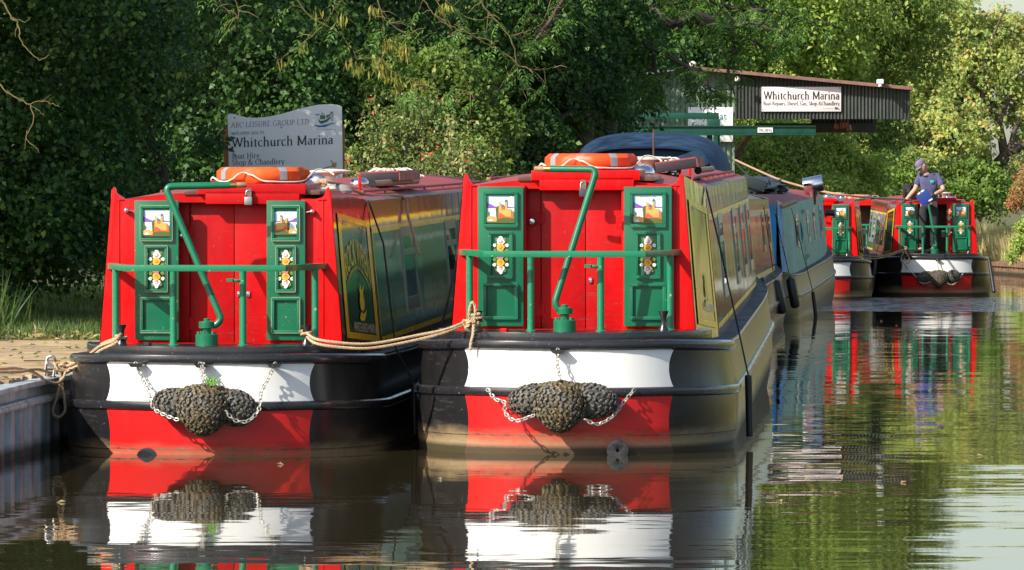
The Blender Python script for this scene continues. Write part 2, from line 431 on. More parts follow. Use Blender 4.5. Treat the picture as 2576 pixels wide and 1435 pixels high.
L_berry = leafm("berry_shrub_leaves", [(0, (.045, .085, .018)), (.5, (.14, .21, .045)), (.80, (.27, .32, .09)), (.90, (.50, .48, .24)), (.93, (.60, .10, .05)), (1, (.62, .16, .08))], 0.35)
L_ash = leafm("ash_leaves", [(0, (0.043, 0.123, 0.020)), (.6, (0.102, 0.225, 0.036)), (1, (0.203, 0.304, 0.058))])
L_keys = leafm("ash_key_bunches", [(0, (0.213, 0.250, 0.044)), (.6, (0.338, 0.338, 0.062)), (1, (0.525, 0.425, 0.100))], .4)
L_far = leafm("fresh_green_leaves", [(0, (.11, .19, .03)), (.5, (.24, .36, .06)), (.85, (.38, .48, .10)), (1, (.52, .56, .18))], 0.45)
L_gold = leafm("golden_leaves", [(0, (.12, .20, .045)), (.40, (.28, .38, .10)), (.70, (.44, .48, .16)), (.88, (.60, .50, .15)), (.95, (.58, .33, .11)), (1, (.64, .58, .30))], 0.46)
L_grass = leafm("grass_blades", [(0, (.03, .075, .012)), (.7, (.08, .145, .024)), (1, (.19, .20, .06))], 0.35)
L_dry = leafm("dry_grass_blades", [(0, (.24, .28, .07)), (.4, (.46, .42, .15)), (.8, (.64, .54, .27)), (1, (.48, .27, .13))], 0.35)
L_haw = leafm("hawthorn_leaves", [(0, (0.130, 0.182, 0.039)), (.5, (0.260, 0.234, 0.065)), (.75, (0.494, 0.130, 0.065)), (1, (0.585, 0.156, 0.078))], .3)
L_lit = leafm("sun_tinted_leaves", [(0, (.28, .32, .09)), (1, (.50, .47, .22))], .4)  # pale colour stands in for sunlight on these leaves
# ground sheets
def groundm():
    m, n, l, b = newmat("bank_soil"); v = coords(n, l); a = noise(n, l, v, 1.2, 6, .65); c = noise(n, l, v, 9, 5, .6)
    g = mix(n, l, c.outputs[0], (.045, .075, .015), (.10, .12, .03)); s = mix(n, l, c.outputs[0], (.08, .055, .03), (.15, .11, .06))
    l.new(mix(n, l, ramp(n, l, a.outputs[0], [(.42, 0.0), (.6, 1.0)]), g, s), b.inputs['Base Color']); b.inputs['Roughness'].default_value = .95
    bump(n, l, b, c.outputs[0], .8, .05); return m
soil = groundm()
def plankm():
    m, n, l, b = newmat("weathered_planks"); v = coords(n, l, (.9, 14, 1)); a = noise(n, l, v, 2.2, 7, .65)
    v2 = coords(n, l); d = noise(n, l, v2, 2.0, 5, .65)
    c = ramp(n, l, a.outputs[0], [(.3, (.16, .10, .055)), (.47, (.34, .23, .13)), (.62, (.62, .48, .29))])
    l.new(mix(n, l, ramp(n, l, d.outputs[0], [(.50, 0.0), (.66, .7)]), c, (.17, .115, .07)), b.inputs['Base Color'])
    b.inputs['Roughness'].default_value = .8; bump(n, l, b, a.outputs[0], .5, .01); return m
plank = plankm()
def pilem(name, c0, c1, c2):
    m, n, l, b = newmat(name); v = coords(n, l, (1, 1, .35)); a = noise(n, l, v, 4, 7, .7)
    c = ramp(n, l, a.outputs[0], [(.32, c1), (.5, c0), (.68, c2)])
    tc = N(n, "ShaderNodeTexCoord"); sp = N(n, "ShaderNodeSeparateXYZ"); l.new(tc.outputs['Object'], sp.inputs[0])
    mr = N(n, "ShaderNodeMapRange"); l.new(mth(n, l, 'ADD', sp.outputs[2], mth(n, l, 'MULTIPLY', a.outputs[0], -.08)), mr.inputs[0])
    mr.inputs[1].default_value = .0; mr.inputs[2].default_value = .06; mr.inputs[3].default_value = .9; mr.inputs[4].default_value = 0
    l.new(mix(n, l, mr.outputs[0], c, (.03, .026, .012)), b.inputs['Base Color'])
    b.inputs['Roughness'].default_value = .55; b.inputs['Metallic'].default_value = .25; bump(n, l, b, a.outputs[0], .4, .01); return m
pile = pilem("galvanised_piling", (.42, .45, .47), (.20, .17, .13), (.62, .64, .66))
pilew = pilem("timber_piling", (.26, .15, .09), (.14, .08, .05), (.38, .25, .15))
# ---------------------------------------------------------------- lettering
_tc = {}
def sans(txt):                                     # flat outline of the text, cap height about 0.7
    if txt in _tc: return _tc[txt]
    cu = bpy.data.curves.new("t", 'FONT'); cu.body = txt; cu.size = 1.0; cu.resolution_u = 3
    ob = bpy.data.objects.new("t", cu); COL.objects.link(ob)
    me = bpy.data.meshes.new_from_object(ob.evaluated_get(bpy.context.evaluated_depsgraph_get()))
    vs = [(v.co.x, v.co.y) for v in me.vertices]; fs = [tuple(p.vertices) for p in me.polygons]
    bpy.data.objects.remove(ob); bpy.data.curves.remove(cu); bpy.data.meshes.remove(me)
    w = max(v[0] for v in vs); _tc[txt] = (vs, fs, w); return _tc[txt]
def arcp(cx, cy, rx, ry, a0, a1, n=9):
    return [(cx + rx * math.cos(R(a0 + (a1 - a0) * i / n)), cy + ry * math.sin(R(a0 + (a1 - a0) * i / n))) for i in range(n + 1)]
X = .44; CP = .68; AS = .74
def stem(x, y0, y1, s0=1, s1=1):
    o = [[(x, y0), (x, y1)]]
    if s0: o.append(('S', x, y0))
    if s1 == 1: o.append(('S', x, y1))
    if s1 == 2: o.append([(x - .07, y1 - .05), (x, y1)])
    return o
G = {
 'A': (.66, [[(.08, 0), (.33, CP)], [(.33, CP), (.58, 0)], [(.17, .24), (.49, .24)], ('S', .08, 0), ('S', .58, 0)]),
 'B': (.54, stem(.12, 0, CP) + [[(.12, CP - .01), (.26, CP - .01)] + arcp(.26, .52, .15, .15, 90, -90) + [(.12, .36)], [(.12, .36)] + arcp(.28, .185, .19, .175, 90, -90) + [(.12, .01)]]),
 'C': (.62, [arcp(.36, .34, .29, .34, 45, 315, 16), [(.57, .44), (.57, .60)]]),
 'D': (.66, stem(.12, 0, CP) + [[(.12, CP - .01), (.26, CP - .01)] + arcp(.28, .34, .30, .33, 85, -85, 14) + [(.12, .01)]]),
 'E': (.52, stem(.12, 0, CP) + [[(.12, CP - .01), (.44, CP - .01), (.44, CP - .11)], [(.12, .35), (.38, .35)], [(.12, .01), (.46, .01), (.47, .13)]]),
 'G': (.68, [arcp(.36, .34, .29, .34, 48, 318, 16), [(.57, .02), (.57, .27)], ('S', .57, .27)]),
 'H': (.70, stem(.13, 0, CP) + stem(.57, 0, CP) + [[(.13, .35), (.57, .35)]]),
 'I': (.28, stem(.14, 0, CP)),
 'L': (.50, stem(.12, 0, CP) + [[(.12, .01), (.44, .01), (.46, .15)]]),
 'M': (.84, stem(.13, 0, CP) + stem(.71, 0, CP) + [[(.13, CP), (.42, .06)], [(.42, .06), (.71, CP)]]),
 'O': (.70, [arcp(.35, .34, .28, .34, 0, 360, 20)]),
 'P': (.52, stem(.12, 0, CP) + [[(.12, CP - .01), (.26, CP - .01)] + arcp(.27, .49, .18, .18, 90, -90) + [(.12, .31)]]),
 'R': (.60, stem(.12, 0, CP) + [[(.12, CP - .01), (.25, CP - .01)] + arcp(.26, .51, .17, .16, 90, -90) + [(.12, .35)], [(.28, .35), (.56, 0)], ('S', .56, 0)]),
 'S': (.46, [arcp(.24, .50, .15, .17, 40, 200, 9) + [(.24, .34)] + arcp(.22, .175, .17, .17, 60, -150, 10)]),
 'T': (.60, stem(.30, 0, CP, 1, 0) + [[(.04, .56), (.05, CP - .01), (.55, CP - .01), (.56, .56)]]),
 'U': (.68, [[(.13, CP), (.13, .22)] + arcp(.34, .22, .21, .22, 180, 360, 10) + [(.55, CP)], ('S', .13, CP), ('S', .55, CP)]),
 'W': (.92, [[(.06, CP), (.27, 0)], [(.27, 0), (.46, CP)], [(.46, CP), (.67, 0)], [(.67, 0), (.86, CP)], ('S', .06, CP), ('S', .46, CP), ('S', .86, CP)]),
 'K': (.62, stem(.12, 0, CP) + [[(.12, .30), (.50, CP)], [(.22, .40), (.56, 0)], ('S', .56, 0)]),
 'a': (.42, [[(.08, .36)] + arcp(.21, .32, .11, .12, 140, 0, 7) + [(.32, .05), (.38, .01)], arcp(.19, .13, .13, .125, 60, 330, 10)]),
 'b': (.48, stem(.10, 0, AS, 0, 2) + [arcp(.25, .22, .17, .22, 150, -150, 14)]),
 'c': (.40, [arcp(.22, .22, .17, .22, 50, 315, 12)]),
 'd': (.50, stem(.38, 0, AS, 1, 2) + [arcp(.23, .22, .17, .22, 30, 330, 14)]),
 'e': (.42, [[(.06, .24), (.37, .26)] + arcp(.22, .23, .16, .22, 8, 312, 14)]),
 'f': (.30, stem(.13, 0, .56, 1, 0) + [[(.13, .56)] + arcp(.24, .62, .11, .12, 180, 50, 6), [(.04, X - .01), (.27, X - .01)]]),
 'h': (.52, stem(.11, 0, AS, 1, 2) + [[(.11, .30)] + arcp(.26, .30, .14, .14, 150, 0, 7) + [(.40, 0)], ('S', .40, 0)]),
 'i': (.26, stem(.13, 0, X, 1, 2) + [('D', .13, .62)]),
 'k': (.48, stem(.11, 0, AS, 1, 2) + [[(.11, .18), (.36, X)], [(.20, .25), (.43, 0)], ('S', .43, 0)]),
 'l': (.26, stem(.13, 0, AS, 1, 2)),
 'm': (.78, stem(.11, 0, X, 1, 2) + [[(.11, .30)] + arcp(.25, .30, .13, .14, 150, 0, 7) + [(.38, 0)], [(.38, .30)] + arcp(.52, .30, .13, .14, 150, 0, 7) + [(.65, 0)], ('S', .38, 0), ('S', .65, 0)]),
 'n': (.52, stem(.11, 0, X, 1, 2) + [[(.11, .30)] + arcp(.26, .30, .14, .14, 150, 0, 7) + [(.40, 0)], ('S', .40, 0)]),
 'o': (.46, [arcp(.23, .22, .18, .22, 0, 360, 16)]),
 'p': (.50, stem(.11, -.20, X, 1, 2) + [arcp(.26, .22, .17, .22, 150, -150, 14)]),
 'r': (.36, stem(.11, 0, X, 1, 2) + [[(.11, .28)] + arcp(.25, .33, .12, .11, 160, 45, 6)]),
 's': (.36, [arcp(.18, .32, .11, .11, 40, 210, 8) + [(.18, .22)] + arcp(.17, .12, .12, .115, 50, -150, 8)]),
 't': (.32, [[(.14, .56), (.14, .10)] + arcp(.22, .10, .08, .10, 180, 300, 6), [(.04, X - .01), (.28, X - .01)]]),
 'u': (.52, [[(.11, X), (.11, .14)] + arcp(.24, .14, .13, .14, 180, 340, 7), [(.39, X), (.39, 0)], ('S', .44, .01)]),
 'w': (.66, [[(.05, X), (.20, 0)], [(.20, 0), (.33, X)], [(.33, X), (.48, 0)], [(.48, 0), (.61, X)], ('S', .05, X), ('S', .61, X)]),
 'y': (.46, [[(.05, X), (.24, 0)], [(.41, X), (.20, -.12), (.10, -.20)], ('S', .05, X), ('S', .41, X)]),
 'g': (.46, [arcp(.22, .27, .14, .17, 0, 360, 12), [(.30, .12), (.14, .04)], arcp(.22, -.08, .17, .11, 90, 450, 12)]),
 '&': (.74, [[(.66, .38), (.50, .12)] + arcp(.28, .18, .22, .18, -30, -230, 10) + [(.36, .44)] + arcp(.28, .56, .11, .12, -30, 200, 9) + [(.28, .32), (.64, 0)]]),
 ',': (.20, [('D', .08, .03), [(.10, .03), (.05, -.12)]]), '.': (.20, [('D', .08, .03)]), ' ': (.26, []),
}
G['N'] = (.72, stem(.13, 0, CP) + [[(.13, CP), (.58, 0)], [(.58, 0), (.58, CP)], ('S', .58, CP)])
G['x'] = (.46, [[(.06, X), (.40, 0)], [(.40, X), (.06, 0)]])
def serif(txt, bold=1.0, track=.03):
    vs = []; fs = []; cx = 0; k = 0
    TH, TN, NIB = .088 * bold, .022 * bold, R(14)
    for ch in txt:
        w, st = G[ch]
        for s_ in st:
            k += 1
            if s_[0] == 'S': s_ = [(s_[1] - .078, s_[2]), (s_[1] + .078, s_[2])]; fw = .034 * bold
            elif s_[0] == 'D':
                b = len(vs); vs += [(cx + s_[1] + .055 * math.cos(a * math.pi / 4), s_[2] + .055 * math.sin(a * math.pi / 4), k) for a in range(8)]
                fs.append(tuple(range(b, b + 8))); continue
            else: fw = None
            n = len(s_); b = len(vs)
            for i, (x, y) in enumerate(s_):
                x0, y0 = s_[max(i - 1, 0)]; x1, y1 = s_[min(i + 1, n - 1)]
                dx, dy = x1 - x0, y1 - y0; L = math.hypot(dx, dy) or 1; a = math.atan2(dy, dx)
                ww = (fw or (TN + (TH - TN) * abs(math.sin(a - NIB)))) / 2
                vs.append((cx + x - dy / L * ww, y + dx / L * ww, k)); vs.append((cx + x + dy / L * ww, y - dx / L * ww, k))
            fs += [(b + 2 * i, b + 2 * i + 1, b + 2 * i + 3, b + 2 * i + 2) for i in range(n - 1)]
        cx += w + track
    return vs, fs, cx
def put_serif(mb, txt, x0, y0, width, mapf, mi=0, bold=1.0, track=.03, yscale=None):
    vs, fs, w = serif(txt, bold, track); s = width / w; sy = yscale or s
    mb.add([mapf(x0 + v[0] * s, y0 + v[1] * sy, (v[2] % 9) * .00035) for v in vs], fs, mi, False)
def put_sans(mb, txt, x0, y0, width, mapf, mi=0, yscale=None):
    vs, fs, w = sans(txt); s = width / w; sy = yscale or s
    mb.add([mapf(x0 + v[0] * s, y0 + v[1] * sy, 0) for v in vs], fs, mi, False)

# ---------------------------------------------------------------- narrowboats
YA, YB = 0.80, 2.30
def lerp(a, b, t): return a + (b - a) * t
class Shape:                                         # the shared hull and cabin shape, local: x right, y to the bow, z up from the water
    def __init__(s, L, levels=None, bow=3.6):
        s.L = L; s.bow = bow
        s.lv = [(-.45, .94, .40), (-.03, 1.035, .05), (.115, 1.05, .02), (.12, 1.056, .012), (.385, 1.056, .0), (.42, 1.048, .004), (.665, 1.012, .012), (.735, 1.012, .012)]
    def sheer(s, y):
        z = -.072 * min(1, max(0, (y - .2) / 2.1)) ** .8
        if y > s.L - 2: z += .02 * (y - s.L + 2) ** 2
        return z
    def at(s, z):
        lv = s.lv
        for i in range(len(lv) - 1):
            if z <= lv[i + 1][0]:
                t = (z - lv[i][0]) / (lv[i + 1][0] - lv[i][0]); t = max(0, t)
                return lerp(lv[i][1], lv[i + 1][1], t), lerp(lv[i][2], lv[i + 1][2], t)
        return lv[-1][1], lv[-1][2]
    def ystern(s, x, z):
        B, yo = s.at(z); q = min(1, (abs(x) / B) ** (1 / .80)); return yo + (1.25 - yo) * (1 - math.cos(math.asin(q)))
    def outline(s, B, yo):
        pts = []
        for i in range(17):
            t = math.pi / 2 * i / 16; pts.append((B * math.sin(t) ** .80, yo + (1.25 - yo) * (1 - math.cos(t))))
        yb = s.L - .9
        for i in range(1, 7): pts.append((B, 1.25 + (yb - 1.25) * i / 6))
        for i in range(1, 11):
            u = i / 10; pts.append((B * max(0, (1 - u ** 2.1)) ** .9, yb + s.bow * u * (1 + .02 * (B > 1.04))))
        return pts
    def hull(s, mats, parent, name="hull"):
        mb = MB(); rings = []
        for (z, B, yo) in s.lv:
            o = s.outline(B, yo); k = max(0, (z + .45) / 1.185)
            rings.append([(x, y, z + s.sheer(y) * min(1, max(0, z / .7))) for x, y in o])
        n = len(rings[0]); nl = len(rings)
        for sg in (1, -1):
            vs = [(x * sg, y, z) for r in rings for x, y, z in r]
            mb.add(vs, [(i * n + j, i * n + j + 1, (i + 1) * n + j + 1, (i + 1) * n + j) for i in range(nl - 1) for j in range(n - 1)], 0)
        top = rings[-1]
        mb.add([(x * sg, y, z - .004) for x, y, z in top for sg in (1, -1)], [(2 * j, 2 * j + 1, 2 * j + 3, 2 * j + 2) for j in range(n - 1)], 1, False)
        return mb.build(name, mats, parent, angle=30)
    def strake(s, z, dz, r, sz, mat, parent, yend=None, mi=0, name="rubbing_strake"):
        B, yo = s.at(z); o = s.outline(B + dz, yo - dz)
        if yend: o = [p for p in o if p[1] <= yend]
        P = [(-x, y) for x, y in reversed(o)] + o[1:]
        mb = MB(); vs = []; prof = [(math.cos(a) * r, math.sin(a) * sz) for a in [math.pi * 2 * i / 8 for i in range(8)]]
        k = len(P)
        for i, (x, y) in enumerate(P):
            x0, y0 = P[max(i - 1, 0)]; x1, y1 = P[min(i + 1, k - 1)]; d = math.hypot(x1 - x0, y1 - y0) or 1
            nx, ny = (y1 - y0) / d, -(x1 - x0) / d
            for a, b in prof: vs.append((x + nx * a, y + ny * a, z + s.sheer(y) * min(1, z / .7) + b))
        mb.add(vs, [(i * 8 + j, i * 8 + (j + 1) % 8, (i + 1) * 8 + (j + 1) % 8, (i + 1) * 8 + j) for i in range(k - 1) for j in range(8)])
        mb.add([vs[j] for j in range(8)], [tuple(range(8))]); mb.add([vs[(k - 1) * 8 + j] for j in range(8)], [tuple(range(8))])
        return mb.build(name, mat, parent)
    # cabin side: bottom and top edge at y
    def edges(s, y, wide=1.0):
        t = min(1, max(0, (y - YA) / (YB - YA)))
        return (lerp(.80, .905, t), lerp(.735, .655, t)), (lerp(.718, .808, t), lerp(1.775, 1.685, t))
    def side(s, y, v, off=0.0, sg=1):
        b, t = s.edges(y); return Vector((sg * (lerp(b[0], t[0], v) + off), y, lerp(b[1], t[1], v) + off * .1))
def side_patch(mb, sh, y0, y1, v0, v1, off, sg=1, mi=0, n=1):
    mb.grid(lambda u, w: sh.side(lerp(y0, y1, u), lerp(v0, v1, w), off, sg), n, 2, mi, False)
def side_frame(mb, sh, y0, y1, v0, v1, ty, tv, off, sg=1, mi=0):
    side_patch(mb, sh, y0, y1, v0, v0 + tv, off, sg, mi); side_patch(mb, sh, y0, y1, v1 - tv, v1, off, sg, mi)
    side_patch(mb, sh, y0, y0 + ty, v0 + tv, v1 - tv, off, sg, mi); side_patch(mb, sh, y1 - ty, y1, v0 + tv, v1 - tv, off, sg, mi)
def window(sh, y, parent, sg=1, w=.98, v0=.22, v1=.80, frame=greyal, glass=glassd):
    mb = MB(); t = .04; tv = .07
    def slab(a, b, c, d, o0, o1):                    # a raised bar on the cabin side
        P = [sh.side(yy, vv, oo, sg) for oo in (o0, o1) for yy, vv in ((a, c), (b, c), (b, d), (a, d))]
        mb.add(P, [(0, 1, 2, 3), (4, 5, 6, 7), (0, 1, 5, 4), (1, 2, 6, 5), (2, 3, 7, 6), (3, 0, 4, 7)], 0, False)
    a, b = y - w / 2, y + w / 2; vm = lerp(v0, v1, .66)
    slab(a, b, v0, v0 + tv * 1.25, .002, .012); slab(a, b, v1 - tv, v1, .002, .012)
    slab(a, a + t, v0 + tv * 1.25, v1 - tv, .002, .012); slab(b - t, b, v0 + tv * 1.25, v1 - tv, .002, .012); slab(a + t, b - t, vm, vm + tv * .6, .004, .010)
    o = mb.build("window", frame, parent)
    g = MB(); side_patch(g, sh, a + t * .5, b - t * .5, v0 + tv * .6, v1 - tv * .5, .007, sg); g.build("pane", glass, o); return o
def roof(sh, parent, mats, y1):
    mb = MB()
    ys = [.84, YB] + [lerp(YB, y1, i / 5) for i in range(1, 6)]
    def f(u, w):
        y = lerp(0, 1, w); i = int(round(w * (len(ys) - 1))); y = ys[i]
        (wb, zb), (wt, zt) = sh.edges(y); zr = 1.70
        wt = wt - .03 if y > YB - .1 else wt - .012
        q = u * 2 - 1; x = q * wt
        return (x, y, zr + (.055 if y < 1 else .105) * (1 - abs(q) ** 2.0))
    mb.grid(f, 14, len(ys) - 1, 0)
    # chamfer down to the side
    for sg in (1, -1):
        for i in range(1, len(ys) - 1):
            y0, yb = ys[i], ys[i + 1]
            e0, e1 = sh.edges(y0)[1], sh.edges(yb)[1]
            mb.add([(sg * e0[0], y0, e0[1]), (sg * e1[0], yb, e1[1]), (sg * (e1[0] - .03), yb, 1.70), (sg * (e0[0] - .03), y0, 1.70)], [(0, 1, 2, 3)], 1, False)
    return mb.build("roof", mats, parent)
def cabin(sh, parent, mat, y1, endmat=None, name="cabin_side"):
    mb = MB()
    for sg in (1, -1):
        for a, b in ((YA, YB), (YB, y1)):
            mb.grid(lambda u, w: sh.side(lerp(a, b, u), w, 0, sg), 4, 3, 0, False)
    mb.grid(lambda u, w: sh.side(y1, w, 0, -1).lerp(sh.side(y1, w, 0, 1), u), 2, 2, 1, False)
    return mb.build(name, [mat, endmat or mat], parent)

def castle_picture(parent, cx, cz, hw, y, flip=1):    # painted castle and lake scene, flat on its panel
    C = [simple_c("picture_sky", (.52, .72, .86)), simple_c("picture_cloud", (.82, .84, .84)), simple_c("picture_hill", (.22, .09, .42)), simple_c("picture_lake", (.66, .76, .82)),
         simple_c("picture_stone", (.66, .36, .09)), simple_c("picture_stone_dark", (.42, .17, .05)), simple_c("picture_grass", (.09, .12, .03)), simple_c("picture_roof", (.60, .10, .04)), simple_c("picture_slate", (.05, .10, .30))]
    mb = MB(); lay = [0]
    def poly(pts, mi):
        lay[0] += 1; yy = y - .0006 * lay[0]
        mb.add([(cx + flip * (u - .5) * 2 * hw, yy, cz + (w - .5) * 2 * hw) for u, w in pts], [tuple(range(len(pts)))], mi, False)
    poly([(0, 0), (1, 0), (1, 1), (0, 1)], 0)
    for a, b, r in ((.15, .93, .1), (.62, .88, .16), (.9, .93, .1), (.4, .8, .12)): poly([(max(0, min(1, a + r * math.cos(t))), min(1, b + .4 * r * math.sin(t))) for t in [i * .785 for i in range(8)]], 1)
    poly([(0, .42), (1, .42), (1, .58), (.75, .60), (.5, .55), (.25, .63), (0, .76)], 2)
    poly([(0, .0), (1, .0), (1, .54), (0, .54)], 3)
    poly([(.34, .16), (.46, .16), (.47, .56), (.43, .64), (.36, .60), (.31, .5), (.33, .40)], 6)
    poly([(.42, .18), (.56, .18), (.56, .58), (.42, .58)], 5)
    poly([(.44, .2), (.53, .2), (.53, .74), (.44, .74)], 4)
    poly([(.66, .2), (.74, .2), (.74, .78), (.66, .78)], 4); poly([(.65, .78), (.75, .78), (.70, .90)], 8)
    poly([(.56, .2), (.64, .2), (.64, .60), (.56, .60)], 5); poly([(.55, .60), (.65, .60), (.60, .70)], 8)
    poly([(.50, .18), (.74, .18), (.74, .48), (.50, .48)], 4); poly([(.74, .2), (.90, .2), (.90, .52), (.74, .52)], 4); poly([(.88, .2), (.98, .2), (.98, .44), (.88, .44)], 5)
    poly([(.40, .22), (.60, .22), (.60, .30), (.50, .38), (.42, .30)], 7); poly([(.61, .18), (.65, .18), (.65, .28), (.61, .28)], 8)
    poly([(0, 0), (1, 0), (1, .16), (.8, .20), (.5, .20), (.3, .12), (0, .08)], 6)
    poly([(.34, .13), (.60, .2), (1, .17), (1, .22), (.7, .24), (.5, .24)], 7)
    poly([(0, .06), (.36, .05), (.36, .20), (.22, .26), (.08, .25), (0, .21)], 4)
    poly([(.14 + .085 * math.cos(t), .06 + .085 * abs(math.sin(t))) for t in [i * math.pi / 6 for i in range(7)]], 0)
    poly([(0, .26), (.05, .28), (.07, .4), (.03, .47), (0, .46)], 6); poly([(.48, .84), (.53, .88), (.485, .90)], 7)
    return mb.build("castle_picture", C, parent)
_sc = {}
def simple_c(name, col):
    if name not in _sc: _sc[name] = simple(name, col, .35, 0, .10, 40)
    return _sc[name]
def roses(parent, cx, cz, y, h=.13, s=1.0, name="rose_painting"):
    C = [simple_c("petal_white", (.80, .76, .76)), simple_c("petal_pink", (.66, .16, .22)), simple_c("petal_yellow", (.74, .42, .05)), simple_c("petal_orange", (.62, .16, .04)), simple_c("rose_leaf", (.17, .22, .03)), simple_c("daisy_centre", (.20, .2, .42))]
    mb = MB(); lay = [0]
    def blob(x, z, r, mi, n=8, wob=.15, e=1.0):
        lay[0] += 1; yy = y - .0005 * lay[0]
        mb.add([(cx + s * (x + r * e * (1 + wob * math.cos(5 * a + x * 90)) * math.cos(a)), yy, cz + s * (z + r * (1 + wob * math.cos(5 * a + z * 90)) * math.sin(a))) for a in [2 * math.pi * i / (n * 2) for i in range(n * 2)]], [tuple(range(n * 2))], mi, False)
    for k in (1, -1):
        for dx, dz in ((-.024, .106), (.024, .104), (-.034, .062), (.036, .066), (-.04, .03), (.04, .028)): blob(dx, k * dz, .013, 4, 6, .3)
        blob(0, k * .118, .013, 0); blob(0, k * .090, .026, 0); blob(.002, k * .091, .014, 1); blob(-.001, k * .094, .007, 0)
        for dx in (-.042, .044): blob(dx, k * .066, .0115, 0, 8, .2); blob(dx, k * .066, .004, 5, 5, 0)
        blob(0, k * .052, .026, 2); blob(.002, k * .050, .013, 3); blob(0, k * .054, .006, 2)
    blob(0, 0, .030, 1); blob(0, .004, .020, 3); blob(0, .006, .010, 1)
    return mb.build(name, C, parent)
def door_panel(parent, cx, hw, y, mats, pics=1, flip=1, dz=0.0, dep=.045):
    gm, wm = mats
    pb = MB().box((cx, y + dep / 2, 1.249 + dz), (hw * 2, dep, .908)); p = pb.build("door_panel", gm, parent, bevel=.006)
    def fr(z0, z1, w, t):
        m = MB(); d = .022; yc = y - d / 2 + .002
        m.box((cx, yc, z1 - t / 2), (w * 2, d, t)); m.box((cx, yc, z0 + t / 2), (w * 2, d, t))
        m.box((cx - w + t / 2, yc, (z0 + z1) / 2), (t, d, z1 - z0 - 2 * t)); m.box((cx + w - t / 2, yc, (z0 + z1) / 2), (t, d, z1 - z0 - 2 * t))
        o = m.build("panel_moulding", gm, p, bevel=.004)
        e = MB()                                     # rubbed edges of the moulding
        for zz in (z0 + .001, z1 - .001): e.box((cx, yc - d / 2 - .0005, zz), (w * 2 - .004, .002, .0035), 0)
        for xx in (cx - w + .001, cx + w - .001): e.box((xx, yc - d / 2 - .0005, (z0 + z1) / 2), (.0035, .002, z1 - z0 - .008), 0)
        e.build("worn_edge", wm, o)
    q = hw / .157
    fr(1.440 + dz, 1.672 + dz, .116 * q, .020); fr(1.108 + dz, 1.411 + dz, .081 * q, .019); fr(.842 + dz, 1.075 + dz, .117 * q, .020)
    if pics:
        castle_picture(p, cx, 1.556 + dz, .0935 * q, y - .003, flip); roses(p, cx, 1.259 + dz, y - .003, s=.96)
    return p
def dolly(parent, x, y, z):
    MB().lathe([(.036, 0), (.034, .012), (.022, .03), (.018, .06), (.021, .095), (.033, .122), (.034, .130), (.0, .132)], (x, y, z), 18).build("mooring_dolly", blacktrim, parent)
def mushroom(parent, x, y, z, r=.075, name="mushroom_vent"):
    MB().lathe([(r * .62, 0), (r * .6, r * .35), (r * .95, r * .36), (r, r * .55), (r * .9, r * .85), (r * .6, r * 1.1), (0, r * 1.2)], (x, y, z), 22).build(name, chrome, parent)
def table_vent(parent, x, y, z, mat=cream, r=.15, h=.115):
    MB().lathe([(r * 1.05, 0), (r * 1.05, .015), (r * .3, .02), (r * .26, h * .85), (r * .5, h), (r, h + .012), (r * 1.02, h + .022), (r * .6, h + .032), (0, h + .036)], (x, y, z), 24).build("table_vent", mat, parent)
